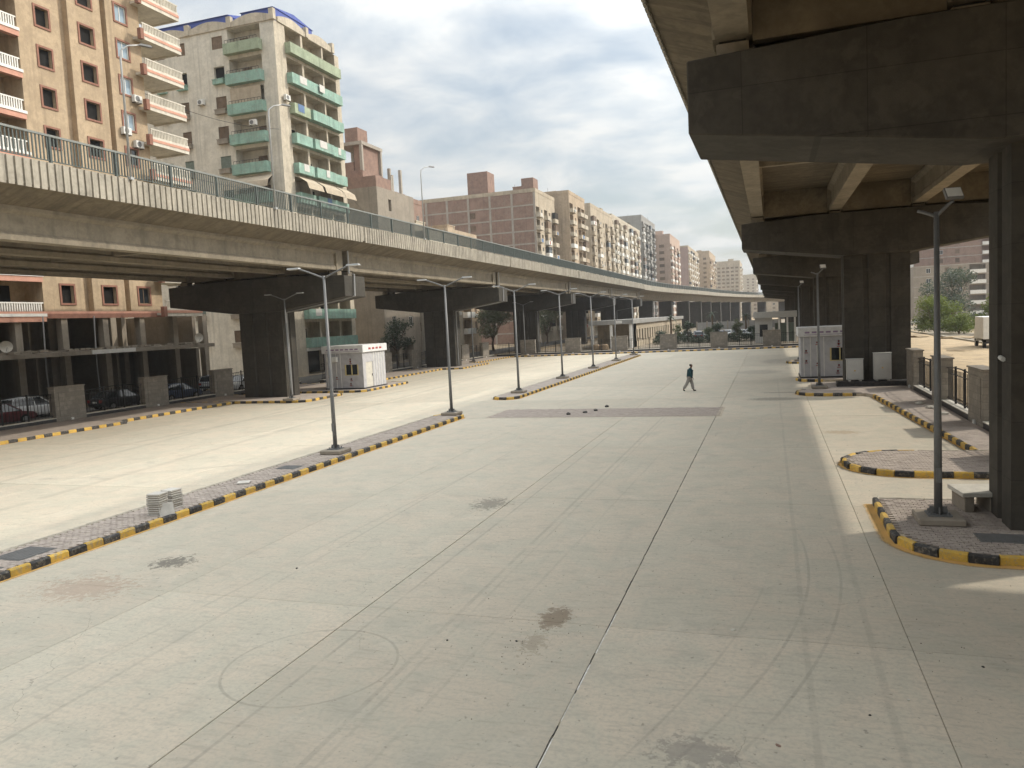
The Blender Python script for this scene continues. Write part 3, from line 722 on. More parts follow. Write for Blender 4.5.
# ------------------------------------------------------------------ yard fence
PW, PT, PH = 2.3, .5, 2.3
pier_cap_m = MB().box(-PW / 2 - .05, PW / 2 + .05, -PT / 2 - .05, PT / 2 + .05, PH, PH + .07).mesh('coping_stone', 'stone', bev=.01)
pier_m = MB().box(-PW / 2, PW / 2, -PT / 2, PT / 2, .0, PH).mesh('stone_pier', 'stone', bev=.012)
pier_in = MB().box(-PW / 2 + .28, PW / 2 - .28, -PT / 2 - .03, PT / 2 + .03, .45, PH - .25).mesh('raised_panel', 'stone', bev=.015)
bar_m = MB().box(-.013, .013, -.013, .013, .45, 1.9).mesh('bar', 'iron')
post_m = MB().box(-.04, .04, -.04, .04, .38, 2.08).mesh('post', 'iron')
light_m = MB().box(-.1, .1, -.04, .04, -.1, .1).mesh('plinth_light', 'acw', bev=.01)
def fence(p0, p1, spacing, off, label, single, arch=.12, lights=1):
    a, b = Vector(p0), Vector(p1); L = (b - a).length; ang = math.atan2(b.y - a.y, b.x - a.x)
    f = tag(empty('fence', (a.x, a.y, 0), ang), label, 'fence', 'fence round the yard')
    MB().box(0, L, -.24, .24, -.1, .36).build('plinth', 'plinth', f, bev=.01)
    xs = []; x = off
    while x < L: xs.append(x); x += spacing
    for k, x in enumerate(xs):
        inst(pier_m, 'stone_pier', f, (x, 0, 0)); inst(pier_cap_m, 'coping_stone', f, (x, 0, 0)); inst(pier_in, 'raised_panel', f, (x, 0, 0))
        inst(light_m, 'plinth_light', f, (x, lights * .29, .2))
    nb = 0; spans = list(zip([x + PW / 2 for x in xs], [x - PW / 2 for x in xs[1:]]))
    if xs and xs[0] > PW / 2 + 1: spans.insert(0, (0.05, xs[0] - PW / 2))
    if xs and L - xs[-1] > PW / 2 + 1: spans.append((xs[-1] + PW / 2, L - .05))
    for s0, s1 in spans:
        MB().box(s0 + .003, s1 - .003, -.26, .26, .358, .40).build('coping', 'coping', f)
        W = s1 - s0; mid = (s0 + s1) / 2
        n = 14; top = [(-W / 2 + W * k / n, 0, 1.9 + arch * math.sin(math.pi * k / n)) for k in range(n + 1)]
        pn = MB().tube(top, .028, 6).build('railing_panel', 'iron', f, (mid, 0, 0))
        MB().box(-W / 2, W / 2, -.02, .02, .5, .54).box(-W / 2, W / 2, -.02, .02, 1.68, 1.71).build('rail', 'iron', pn)
        npost = max(1, int(W / 1.3))
        for k in range(1, npost): inst(post_m, 'post', pn, (-W / 2 + W * k / npost, 0, 0))
        k = 0; x = -W / 2 + .08; far = MB()
        while x < W / 2 - .05:
            if single(s0) and nb < 290: inst(bar_m, 'bar', pn, (x, 0, 0)); nb += 1
            else: far.box(x - .013, x + .013, -.013, .013, .45, 1.9)
            x += .24
        if far.v: stuff(far.build('bars', 'iron', pn))
    return f
fence((7.8, 19.2), (7.8, 108.8), 7.45, .1, 'stone pier and iron railing fence along the right side under the viaduct', lambda s: 5 < s < 50)
fence((-43.5, 64), (-43.5, 22), 7.45, 11.05, 'near stone pier and iron railing fence on the left before the tan building', lambda s: True)
fence((-39.4, 108.0), (-41.6, 65.0), 7.0, 3.0, 'farther left fence with stone piers between the left viaduct piers', lambda s: s > 25)
fence((-39.0, 109.0), (8.2, 109.0), 6.85, 4.9, 'far end fence of stone piers and thin railings closing the yard', lambda s: False, 0.0, -1)
# ------------------------------------------------------------------ buildings
def window_mesh(w, h, style):
    """framed window, origin at sill centre on the wall face, wall normal +X"""
    mb = MB(); fr = .07
    mb.box(-.16, -.06, -w / 2, -w / 2 + fr, 0, h); mb.box(-.16, -.06, w / 2 - fr, w / 2, 0, h)
    mb.box(-.16, -.06, -w / 2 + fr, w / 2 - fr, 0, fr); mb.box(-.16, -.06, -w / 2 + fr, w / 2 - fr, h - fr, h); mb.box(-.15, -.07, -.03, .03, fr, h - fr)
    mb.box(-.14, -.11, -w / 2 + fr, w / 2 - fr, fr, h - fr, 1)
    if style == 'shutter':
        for k in range(int((h - .15) / .12)): mb.box(-.11, -.085, -w / 2 + fr, w / 2 - fr, .09 + k * .12, .17 + k * .12, 1)
    return mb
def dark_opening_sheet(w, h):
    return MB().box(-.42, -.38, -w / 2, w / 2, 0, h)  # black sheet painting the dark inside an open window
M['cloth_a'] = mat('faded_red_cloth', (.36, .12, .10), .9, .2, 3)
M['cloth_b'] = mat('pale_cloth', (.58, .56, .52), .9, .12, 3)
M['cloth_c'] = mat('blue_cloth', (.13, .2, .34), .9, .2, 3)
def apartment(name, label, X, Y0, W, D, H, wall, bays, pitch=3.05, z0=3.6, par='white', side=None, seed=1, top_extra=True, sidewall=None, frame=False):
    """block with its street front at +X; bays: string of w (window) b (balcony) p (plain) d (door-less dark loggia)"""
    rnd = random.Random(seed)
    e = tag(empty(name, (X, Y0, -.12)), label, 'building')
    nf = int((H - z0 - .4) / pitch)
    bw = W / len(bays); holes = []; items = []
    for i, t in enumerate(bays):
        c = bw * (i + .5)
        for k in range(nf):
            zf = z0 + k * pitch
            if t == 'w': holes.append((c - .62, c + .62, zf + .95, zf + 2.35, .5, True)); items.append(('w', c, zf + .95))
            elif t == 'b': holes.append((c - bw * .42, c + bw * .42, zf + .05, zf + 2.65, 1.25, True)); items.append(('b', c, zf + .05))
            elif t == 'd': holes.append((c - bw * .46, c + bw * .46, zf + .3, zf + 2.75, 2.2, True))
    mb = MB(); wall_grid(mb, (0, 0, 0), (0, 1, 0), (0, 0, 1), (-1, 0, 0), 0, W, 0, H, holes)
    mb.face([(0, W, 0), (-D, W, 0), (-D, W, H), (0, W, H)]); mb.face([(-D, 0, 0), (-D, W, 0), (-D, W, H), (-D, 0, H)])
    mb.face([(0, 0, H), (0, W, H), (-D, W, H), (-D, 0, H)])
    sh = []
    if side:
        for c, ww in side:
            for k in range(nf): sh.append((c - ww / 2, c + ww / 2, z0 + k * pitch + .9, z0 + k * pitch + 2.3, .5, True))
    if sidewall is None: wall_grid(mb, (0, 0, 0), (-1, 0, 0), (0, 0, 1), (0, 1, 0), 0, D, 0, H, sh)
    mb.build('wall', wall, e)
    if sidewall is not None:
        m2 = MB(); wall_grid(m2, (0, 0, 0), (-1, 0, 0), (0, 0, 1), (0, 1, 0), 0, D, 0, H, sh); m2.build('side_wall', sidewall, e)
    MB().box(-.25, .06, -.06, W + .06, H, H + .9).box(-D - .05, -D + .2, -.06, W + .06, H, H + .9).box(-D + .2, -.25, -.06, .19, H, H + .9).box(-D + .2, -.25, W - .19, W + .06, H, H + .9).build('roof_parapet', wall, e)
    wm_ = [window_mesh(1.24, 1.4, 'g').mesh('window', ['white', 'glass']), window_mesh(1.24, 1.4, 'shutter').mesh('window', ['brown', 'brown']), window_mesh(1.24, 1.4, 'g').mesh('window', ['white', 'glassb']), dark_opening_sheet(1.24, 1.4).mesh('window', ['dark'])]
    bal = []
    for pv in (par, wall, 'white' if par != 'white' else 'cream'):
        b = MB(); L = bw * .86
        b.box(0, .95, -L / 2, L / 2, 0, .14).box(.85, .95, -L / 2, L / 2, .14, 1.05).box(0, .85, -L / 2, -L / 2 + .1, .14, 1.05).box(0, .85, L / 2 - .1, L / 2, .14, 1.05)
        bal.append(b.mesh('balcony', pv))
    dm = MB().box(-1.24, -1.18, -.75, .75, .02, 2.15).mesh('balcony_door', 'glass'); dm2 = MB().box(-1.24, -1.16, -1.0, .9, .02, 2.2).mesh('balcony_door', 'brown')
    enc = MB().box(.2, .92, -bw * .42, bw * .42, 1.05, 2.6).mesh('enclosed_balcony', 'glass'); encs = MB().box(.2, .92, -bw * .42, bw * .42, 1.05, 2.6).mesh('enclosed_balcony', 'brown')
    acm = MB().box(.02, .42, -.42, .42, 0, .6).mesh('outdoor_unit', 'acw')
    for t, c, z in items:
        if t == 'w':
            inst(wm_[rnd.choice((0, 0, 1, 1, 2, 3, 1))], 'window', e, (0, c, z))
            if rnd.random() < .15: inst(acm, 'outdoor_unit', e, (0, c + rnd.choice((-.3, .3)), z - .75))
        else:
            inst(bal[rnd.choice((0, 0, 0, 0, 1, 2))], 'balcony', e, (0, c, z)); inst(rnd.choice((dm, dm2)), 'balcony_door', e, (0, c, z))
            q = rnd.random()
            if q < .16: inst(rnd.choice((enc, encs)), 'enclosed_balcony', e, (0, c, z))
            elif q < .3: inst(acm, 'outdoor_unit', e, (.93, c + rnd.uniform(-.6, .6), z + .2))
    cl = [MB().box(.96, .985, -.75, .75, .15, .95).mesh('laundry', m_) for m_ in ('cloth_a', 'cloth_b', 'cloth_c')]
    for t, c, z in items:
        if t == 'b' and rnd.random() < .16: inst(rnd.choice(cl), 'laundry', e, (0, c + rnd.uniform(-.5, .5), z), 0, (1, rnd.uniform(.5, 1.1), rnd.uniform(.7, 1.1)))
    if side:
        wm2 = {}
        for c, ww in side:
            if ww not in wm2: wm2[ww] = window_mesh(ww, 1.4, 'shutter').mesh('window', ['brown', 'brown'])
            for k in range(nf): inst(wm2[ww], 'window', e, (-c, 0, z0 + k * pitch + .9), -math.pi / 2)
    if frame:     # concrete frame showing on the brick side
        m3 = MB()
        for k in range(nf + 1): m3.box(-D, 0, -.05, .02, z0 + k * pitch - .25, z0 + k * pitch + .1)
        q = 0
        while q <= D + .01: m3.box(-min(q + .55, D + .004), -q + .004, -.07, .02, 0, H); q += D / 6.02
        m3.build('concrete_frame', 'frame_c', e)
    if top_extra:
        for k in range(2):
            w2 = rnd.uniform(3, 4.5); x = -rnd.uniform(2, max(2.2, D - 5)); y = rnd.uniform(.5, max(.6, W - 5)); h2 = rnd.uniform(2.2, 3.6)
            MB().box(x - w2, x, y, y + w2 * .8, H + .004, H + h2).box(x - w2 - .1, x + .1, y - .1, y + w2 * .8 + .1, H + h2, H + h2 + .18).build('stair_head', sidewall or wall, e)
        mb = MB()
        for k in range(4):
            x, y = -rnd.uniform(.8, min(D, 8)), rnd.uniform(.5, W - .5); mb.tube([(x, y, H), (x, y, H + rnd.uniform(1.5, 3.0))], .04, 5)
        mb.build('aerials', 'steel', e)
    return e

# --- tan block at the left edge
b1 = tag(empty('tan_apartment_block', (-53, 16, -.12)), 'tall tan apartment block with red window trim above open shop floors at left edge', 'building')
WY = lambda y: y - 16
P1, Z1, NF1 = 3.05, 7.5, 12
H1 = Z1 + P1 * NF1
holes = []; wins = []
for k in range(NF1):
    zf = Z1 + k * P1
    for yc, ww in ((47.3, 1.15), (51.45, 1.35), (55.25, 1.25), (33.0, 1.2), (29.0, 1.2)):
        holes.append((WY(yc) - ww / 2, WY(yc) + ww / 2, zf + .95, zf + 2.35, 1.4 if yc < 53 else .45, True)); wins.append((WY(yc), ww, zf + .95, k))
    holes.append((WY(38.6), WY(45.1), zf + .1, zf + 2.85, 1.9, True))
    holes.append((WY(19), WY(25), zf + .1, zf + 2.85, 1.9, True))
for ya, yb in ((48.85, 49.75), (53.1, 53.65)): holes.append((WY(ya), WY(yb), Z1 + .25, H1 - .3, .55, True))
mb = MB(); wall_grid(mb, (0, 0, 0), (0, 1, 0), (0, 0, 1), (-1, 0, 0), 0, WY(57.4), Z1, H1, holes)
mb.face([(0, WY(57.4), Z1), (-16, WY(57.4), Z1), (-16, WY(57.4), H1), (0, WY(57.4), H1)]); mb.face([(0, 0, Z1), (-16, 0, Z1), (-16, 0, H1), (0, 0, H1)])
mb.face([(0, 0, H1), (-16, 0, H1), (-16, WY(57.4), H1), (0, WY(57.4), H1)]); mb.face([(-16, 0, Z1), (-16, WY(57.4), Z1), (-16, WY(57.4), H1), (-16, 0, H1)])
mb.face([(0, 0, Z1), (-16, 0, Z1), (-16, WY(57.4), Z1), (0, WY(57.4), Z1)])
mb.build('wall', 'tan', b1)
MB().box(-.02, .09, -.02, WY(57.45), Z1 - .25, Z1 + .12).build('trim_band', 'trim', b1)
MB().box(-.02, .05, -.02, WY(57.45), Z1 + .12, Z1 + .3).build('trim_band', 'salmon', b1)
def surround(w, h):
    t = .16
    return MB().box(-.01, .07, -w / 2 - t, -w / 2, -t, h + t).box(-.01, .07, w / 2, w / 2 + t, -t, h + t).box(-.01, .07, -w / 2, w / 2, -t, 0).box(-.01, .07, -w / 2, w / 2, h, h + t)
sur = {}
for yc, ww, z, k in wins:
    if ww not in sur: sur[ww] = surround(ww, 1.4).mesh('window_surround', 'trim')
    s = inst(sur[ww], 'window_surround', b1, (0, yc, z))
    if ww == 1.25:
        inst(bpy.data.meshes.get('b1_glazing') or window_mesh(1.25, 1.4, 'g').mesh('b1_glazing', ['white', 'glassb']), 'window', s) if k not in (0, 4) else inst(bpy.data.meshes.get('b1_glazing_d') or window_mesh(1.25, 1.4, 'g').mesh('b1_glazing_d', ['brown', 'glass']), 'window', s)
    else:
        if ('open', ww) not in sur: sur[('open', ww)] = MB().box(-.34, -.3, -ww / 2, ww / 2, 0, 1.4).mesh('window', 'dark')  # black sheet stands in for the shaded room behind the opening
        inst(sur[('open', ww)], 'window', s)
# loggia balustrades and the corner balconies
def balustrade(mb, y0, y1, x, z, step=.2, along='y'):
    mb.box(x - .06, x + .06, y0, y1, z + .78, z + .88) if along == 'y' else mb.box(y0, y1, x - .06, x + .06, z + .78, z + .88)
    t = y0 + .1
    while t < y1:
        if along == 'y': mb.obox((x, t, z + .4), (.05, .045, .39))
        else: mb.obox((t, x, z + .4), (.045, .05, .39))
        t += step
lm1 = MB(); balustrade(lm1, 0, 6.5, -.1, 0); lm1 = lm1.mesh('balustrade', 'white')
ls1 = MB().box(-.3, .14, 0, 6.5, -.62, -.22).mesh('balcony_band', 'salmon'); ls2 = MB().box(-.3, .2, -.03, 6.53, -.22, 0).mesh('balcony_slab', 'white'); ld = MB().box(-1.84, -1.8, 1, 2.6, 0, 2.2).box(-1.84, -1.8, 3.6, 5.2, 0, 2.2).mesh('balcony_door', 'dark')
for k in range(NF1):
    zf = Z1 + k * P1 + .12
    for yy in (38.6, 18.8):
        s = inst(ls2, 'balcony_slab', b1, (0, WY(yy), zf)); inst(lm1, 'balustrade', s); inst(ls1, 'balcony_band', s); inst(ld, 'balcony_door', s, (0, 0, .02))
# wrap-round corner balconies past the end wall
cb = MB().box(-2.6, 1.1, 0, 5.0, -.2, 0).mesh('corner_balcony', 'offwhite')
cband = MB().box(1.0, 1.21, -.05, 5.09, -.04, .20).box(-2.6, 1.0, 4.9, 5.09, -.04, .20).mesh('balcony_band', 'salmon')
cred = MB().box(.85, 1.24, -.35, .06, -.36, .55).mesh('end_block', 'trim')
cbal = MB(); balustrade(cbal, 0, 5.05, 1.09, .25); balustrade(cbal, -2.6, 1.0, 4.99, .25, along='x'); cbal = cbal.mesh('balustrade', 'offwhite')
ccoat = MB().box(1.0, 1.17, -.05, 5.06, .20, .42).box(-2.6, 1.0, 4.9, 5.06, .20, .42).box(1.0, 1.17, -.05, 5.06, -.34, -.04).box(-2.6, 1.0, 4.9, 5.06, -.34, -.04).mesh('white_band', 'offwhite')
cwall = MB().box(-2.6, -2.4, 0, 4.5, 0, 2.85).mesh('back_wall', 'tan_d'); cdoor = MB().box(-2.41, -2.36, .6, 2.0, 0, 2.2).mesh('balcony_door', 'dark')
for k in range(NF1):
    zf = Z1 + k * P1 + .12
    c = inst(cb, 'corner_balcony', b1, (0, WY(56.5), zf), 0, (1, .92, 1))
    for me, n in ((cband, 'balcony_band'), (cred, 'end_block'), (cbal, 'balustrade'), (ccoat, 'white_band')): inst(me, n, c)
# open shop floors: columns, mezzanine slab, back wall
colm = MB().obox((0, 0, 3.75), (.3, .28, 3.75)).mesh('column', 'cement')
for y in range(18, 63, 4): inst(colm, 'column', b1, (-.35, WY(y + .8), 0))
for y in range(18, 60, 8): inst(colm, 'column', b1, (-6.5, WY(y + .8), 0))
MB().box(-9, 1.6, WY(16), WY(62.0), 4.28, 4.62).build('mezzanine_slab', 'cement', b1)
MB().box(-9.2, -9, WY(16), WY(62.2), 0, 7.62).box(-9, -.5, WY(61.8), WY(62.2), 0, 4.2).box(-9, -.7, WY(61.8), WY(62.2), 4.64, 7.49).build('back_wall', 'cement', b1)
for y in (22, 30, 38, 46, 54): MB().box(-9, -2.5, WY(y), WY(y) + .18, 0, 4.28).box(-9, -3.0, WY(y), WY(y) + .18, 4.62, 7.49).build('partition', 'cement', b1)
MB().box(1.6, 1.72, WY(47.6), WY(52.0), 4.3, 4.62).build('sign_board', 'white', b1)
mb = MB(); rr = random.Random(3)
for k in range(90):
    y = rr.uniform(WY(40), WY(60.5)); mb.obox((rr.uniform(.1, 1.4), y, 4.66 + rr.uniform(0, .12)), (rr.uniform(.05, .3), rr.uniform(.05, .6), rr.uniform(.02, .1)), rr.uniform(0, 3))
stuff(mb.build('rubble', 'cement', b1))
for yy in (44.6, 49.3): MB().tube([(.3, WY(yy), 0), (.3, WY(yy) - .1, 3.4), (.35, WY(yy), 7.4)], .05, 6).build('drain_pipe', 'pipe', b1)

# --- off-white block with teal balconies
b2 = tag(empty('white_apartment_block', (-53, 78, -.12)), 'off white apartment block with teal balconies and blue roof sheds', 'building')
P2, Z2 = 3.45, 3.4
NF2 = 11; H2 = Z2 + P2 * NF2 - .35
sh = []
for k in range(NF2):
    zf = Z2 + k * P2
    for xc, ww in ((7.9, 1.5), (13.2, 1.3), (16.2, 1.2)): sh.append((xc - ww / 2, xc + ww / 2, zf + 1.0, zf + 2.45, .5, True))
    sh.append((1.9, 6.4, zf + .05, zf + 3.0, 1.4, True))
mb = MB(); wall_grid(mb, (0, 0, 0), (-1, 0, 0), (0, 0, 1), (0, 1, 0), 0, 27, 0, H2, sh); mb.build('side_wall', 'offwhite', b2)
fh = []
FS = ((2.1, 5.3), (5.7, 9.9), (10.2, 13.0))
for k in range(NF2):
    zf = Z2 + k * P2
    for a, b in FS: fh.append((a, b, zf + .05, zf + 3.05, 1.5, True))
fh.append((2.2, 13.2, .1, 3.0, 3.0, True))
mb = MB(); wall_grid(mb, (0, 0, 0), (0, 1, 0), (0, 0, 1), (-1, 0, 0), 0, 14, 0, H2, fh)
mb.face([(0, 14, 0), (-27, 14, 0), (-27, 14, H2), (0, 14, H2)]); mb.face([(0, 0, H2), (0, 14, H2), (-27, 14, H2), (-27, 0, H2)]); mb.face([(-27, 0, 0), (-27, 14, 0), (-27, 14, H2), (-27, 0, H2)])
mb.build('front_wall', 'cream', b2)
wv = [window_mesh(1.5, 1.45, 'shutter').mesh('window', ['brown', 'brown']), window_mesh(1.5, 1.45, 'shutter').mesh('window', ['gshut', 'gshut']), dark_opening_sheet(1.5, 1.45).mesh('window', 'dark'), window_mesh(1.5, 1.45, 'g').mesh('window', ['white', 'glass'])]
box_m = MB().box(-.75, .75, -.42, .0, -.62, -.12).box(-.82, .82, -.46, .0, -.12, -.04).mesh('flower_box', 'teal'); box_g = MB().box(-.75, .75, -.42, .0, -.62, -.12).box(-.82, .82, -.46, .0, -.12, -.04).mesh('flower_box', 'cement')
for k in range(NF2):
    zf = Z2 + k * P2 + 1.0
    for xc, ww in ((7.9, 1.5), (13.2, 1.3), (16.2, 1.2)):
        sty = {10: 0, 9: 2, 8: 0, 7: 0, 6: 1}.get(k, k % 4)
        w = inst(wv[sty], 'window', b2, (-xc, 0, zf), -math.pi / 2, (1, ww / 1.5, 1))
        if k < 10: inst(box_m if k in (9, 5, 3) else box_g, 'flower_box', b2, (-xc, 0, zf), 0, (ww / 1.5, 1, 1))
sd = {}
def parap(L, mk, along):
    k = (L, mk, along)
    if k not in sd:
        b = MB()
        if along == 'x': b.box(-L / 2, L / 2, -.75, -.62, -.1, 1.1).box(-L / 2, -L / 2 + .12, -.62, 0, -.1, 1.1).box(L / 2 - .12, L / 2, -.62, 0, -.1, 1.1).box(-L / 2 + .12, L / 2 - .12, -.62, -.01, -.1, .06)
        else: b.box(.62, .75, -L / 2, L / 2, -.1, 1.1).box(0, .62, -L / 2, -L / 2 + .12, -.1, 1.1).box(0, .62, L / 2 - .12, L / 2, -.1, 1.1).box(.01, .62, -L / 2 + .12, L / 2 - .12, -.1, .06)
        sd[k] = b.mesh('balcony', mk)
    return sd[k]
railm = MB().box(-2.2, 2.2, -.7, -.67, 1.42, 1.46); [railm.box(-2.2 + k * .44, -2.17 + k * .44, -.7, -.67, 1.1, 1.42) for k in range(11)]; railm = railm.mesh('balcony_rail', 'iron')
door_m = MB().box(-.6, .6, 1.33, 1.39, .05, 2.2).mesh('balcony_door', 'brown'); door_f = MB().box(-1.49, -1.43, -.55, .55, .05, 2.2).mesh('balcony_door', 'brown'); door_g = MB().box(-1.49, -1.43, -.8, .8, .05, 2.2).mesh('balcony_door', 'glass')
clm = MB().box(-2.1, 2.1, -.45, -.40, 1.1, 2.9).mesh('balcony_screen', 'awning')
rr = random.Random(11)
for k in range(NF2):
    zf = Z2 + k * P2 + .05
    s = inst(parap(4.9, 'lime' if k == 10 else 'teal', 'x'), 'balcony', b2, (-4.15, 0, zf)); inst(railm, 'balcony_rail', s); inst(door_m, 'balcony_door', s, (rr.uniform(-1.2, 1.2), 0, 0))
    if k == 8: inst(clm, 'balcony_screen', s)
    for q, (a, b) in enumerate(FS):
        if k >= 9 and q == 0: s = inst(parap(11.2, 'lime' if k == 10 else 'teal', 'y'), 'balcony', b2, (0, 7.55, zf))
        elif k < 9: s = inst(parap(round(b - a + .1, 2), 'lime' if (k == 8 and q == 0) else 'teal', 'y'), 'balcony', b2, (0, (a + b) / 2, zf), 0, (1 if q % 2 == 0 else 1.25, 1, 1))
        if rr.random() < .3: inst(bpy.data.meshes.get('b2_wash' + str(k % 3)) or MB().box(.76, .785, -.8, .8, .25, 1.12).mesh('b2_wash' + str(k % 3), ('cloth_b', 'cloth_b', 'cloth_c')[k % 3]), 'laundry', b2, (0 if q % 2 == 0 else .2, (a + b) / 2 + rr.uniform(-.6, .6), zf), 0, (1, rr.uniform(.4, 1), 1))
        inst(rr.choice((door_f, door_g)), 'balcony_door', b2, (0, (a + b) / 2 + rr.uniform(-.5, .5), zf))
def scallop(L):   # arched roof parapet panel standing on the wall line (along local x)
    pts = [(-L / 2, 0)] + [(-L / 2 + L * k / 8, .55 + .55 * math.sin(math.pi * k / 8)) for k in range(9)] + [(L / 2, 0)]
    return MB().extr_y(pts, -.14, .12)
sc = scallop(5.6).mesh('roof_parapet', 'cream'); scp = MB().obox((0, 0, .6), (.3, .26, .6)).mesh('parapet_post', 'cream')
for x in (-2.95, -8.95, -14.95, -20.95): inst(sc, 'roof_parapet', b2, (x, 0, H2))
for x in (-.1, -5.95, -11.95, -17.9): inst(scp, 'parapet_post', b2, (x, 0, H2))
for y in (3.5, 9.5): inst(sc, 'roof_parapet', b2, (0, y, H2), math.pi / 2)
for y in (6.5, 12.4): inst(scp, 'parapet_post', b2, (0, y, H2))
MB().box(-17.5, -6.5, .5, 6, H2, H2 + 1.7).extr_x([(.3, H2 + 1.7), (6.2, H2 + 1.7), (3.2, H2 + 2.5)], -17.6, -6.4).build('roof_shed', 'blue', b2)
MB().box(-5, -.6, 1.0, 9, H2, H2 + 1.8).extr_x([(.8, H2 + 1.8), (9.2, H2 + 1.8), (5.0, H2 + 2.3)], -5.1, -.5).build('roof_shed', 'blue', b2)
def awn(L, mk='awning'):
    p = [(0, 0), (1.1, -.75), (1.35, -1.5), (1.31, -1.5), (1.06, -.72), (0, -.06)]
    return MB().extr_y([(a, b) for a, b in p], -L / 2, L / 2).mesh('awning', mk)
for y, L in ((3.7, 3.3), (7.9, 4.1), (11.7, 2.7)): inst(awn(L), 'awning', b2, (.6, y, Z2 + 5 * P2 + 2.95))
inst(awn(6.2), 'awning', b2, (-4.2, -.5, Z2 + 6 * P2 - .45), -math.pi / 2)
MB().box(.0, .35, 2.0, 13.4, 2.95, 3.3).build('shop_canopy', 'white', b2)
for y in (3.8, 7.8, 11.6): MB().box(-2.95, -2.9, y - 1.4, y + 1.4, 0, 2.8).build('shop_front', 'glass', b2)

# --- cement-rendered house and unfinished brick tower behind the left viaduct
c1 = tag(empty('cement_house', (-53, 100.4, -.12)), 'plain grey cement house with one small window beside the teal balconies', 'building')
hs_ = [(3.4, 4.3, 22.5, 24.2, .5, True), (2.5, 3.6, 9, 10.4, .4, True), (6.5, 7.6, 9, 10.4, .4, True), (2.5, 3.6, 5.6, 7, .4, True), (8, 9.4, 12.5, 14, .4, True), (8, 9.4, 5.5, 7, .4, True), (1, 4, .2, 3, 1.5, True), (5, 9, .2, 3, 1.5, True)]
mb = MB(); wall_grid(mb, (0, 0, 0), (0, 1, 0), (0, 0, 1), (-1, 0, 0), 0, 12, 0, 25.6, hs_)
mb.face([(0, 0, 0), (-9, 0, 0), (-9, 0, 25.6), (0, 0, 25.6)]); mb.face([(0, 12, 0), (-9, 12, 0), (-9, 12, 25.6), (0, 12, 25.6)]); mb.face([(0, 0, 25.6), (0, 12, 25.6), (-9, 12, 25.6), (-9, 0, 25.6)])
mb.build('wall', 'cement', c1)
for h in hs_[1:6]: inst(window_mesh(1.2, 1.4, 'g').mesh('window', ['white', 'glass']), 'window', c1, (0, (h[0] + h[1]) / 2, h[2]))
MB().box(-8.6, -.2, .3, 5, 25.6, 27.2).build('roof_wall', 'brick', c1)
for x, y, h in ((-1, 6.5, 2.6), (-2, 9, 3.2), (-5, 8, 2.4)): MB().obox((x, y, 25.6 + h / 2), (.18, .18, h / 2)).build('bare_column', 'frame_c', c1)
t1 = tag(empty('brick_tower', (-57.6, 105, -.12)), 'unfinished red brick tower with open concrete top storey beside the white block', 'building')
mb = MB().box(-4.2, 0, 0, 6.5, 0, 29.2).box(-1.6, -.35, .6, 6.2, 29.2, 33.0).box(-4.0, -1.7, .5, 6.2, 29.2, 30.6); mb.build('wall', 'brick', t1)
for x, y in ((-4.0, .25), (-.15, .25), (-4.0, 4.5), (-.15, 6.2)): MB().obox((x, y, 31.2), (.22, .22, 2.1)).build('concrete_column', 'frame_c', t1)
MB().box(-4.3, .12, 0, 6.6, 33.0, 33.5).build('top_slab', 'frame_c', t1); MB().box(-3.2, -1.0, 1, 4, 33.5, 35.8).build('stair_head', 'brick', t1)
for k, (x, y) in enumerate(((.6, 9.5), (.8, 13))): MB().obox((x - 1, y, 15.5), (.22, .22, 15.5 + k * .3)).build('bare_column', 'frame_c', t1)
MB().box(-6, -.4, 6.6, 15, 0, 27.6).build('lower_wing', 'brick', t1)

# --- street row to the far end
apartment('cream_house', 'low cream house with white windows seen below the left viaduct', -51.0, 113.5, 12, 12, 19.6, 'cream', 'wbw', 3.1, 3.6, 'white', [(3, 1.2)], 5)
apartment('brick_house', 'long dusty brick house with dark openings in front of the big brick block', -66, 130, 14, 18, 29.5, 'brick2', 'wdw', 3.05, 3.6, 'brick2', [(4, 1.3), (9, 1.3)], 6)
apartment('low_render_house', 'low sand coloured house roofline just above the left viaduct railing', -54, 128, 14, 14, 21.6, 'sandst', 'wbw', 3.05, 3.4, 'white', None, 8)
B4 = apartment('brick_apartment_block', 'broad red brick block with pale concrete frame grid and roof stair heads', -52.5, 179, 17.5, 34, 36.0, 'beige', 'bwbwb', 3.05, 2.6, 'cream', [(16.3, 1.7)], 9, True, 'brick2', True)
MB().box(-17.5, -12.2, 1, 6, 36.004, 42.3).build('roof_room', 'brick', B4); MB().box(-3.6, -.6, 1, 5, 36.004, 39.6).build('roof_room', 'brick', B4)
apartment('sand_apartment_block', 'sand coloured block with blank side wall next to the brick block', -49.1, 198.5, 18, 16, 38.0, 'sandst', 'bwbb', 3.05, 2.6, 'cream', None, 10)
apartment('beige_apartment_block', 'pale beige block with narrow side wall and many stacked balconies', -50, 228, 34, 18, 38.6, 'beige', 'bwbwwbwb', 3.05, 2.6, 'beige', None, 12)
apartment('cream_apartment_block', 'long cream block with crowded balconies before the grey tower', -50.4, 263, 60, 18, 39.6, 'cream', 'wbwbwbwwbwbwbw', 3.05, 2.6, 'white', None, 13)
apartment('grey_tower_block', 'tall grey unfinished tower rising above the cream block', -50, 326, 40, 40, 46.5, 'greyb', 'bwbdbwbd', 3.05, 2.6, 'greyb', [(6, 2), (14, 2), (22, 2), (30, 2)], 14)
apartment('pink_apartment_block', 'salmon pink block with loggias down its side in the far row', -44, 372, 42, 18, 42.4, 'pink', 'bwbwbw', 3.05, 2.6, 'white', [(4, 2.4), (9, 2.4)], 15)
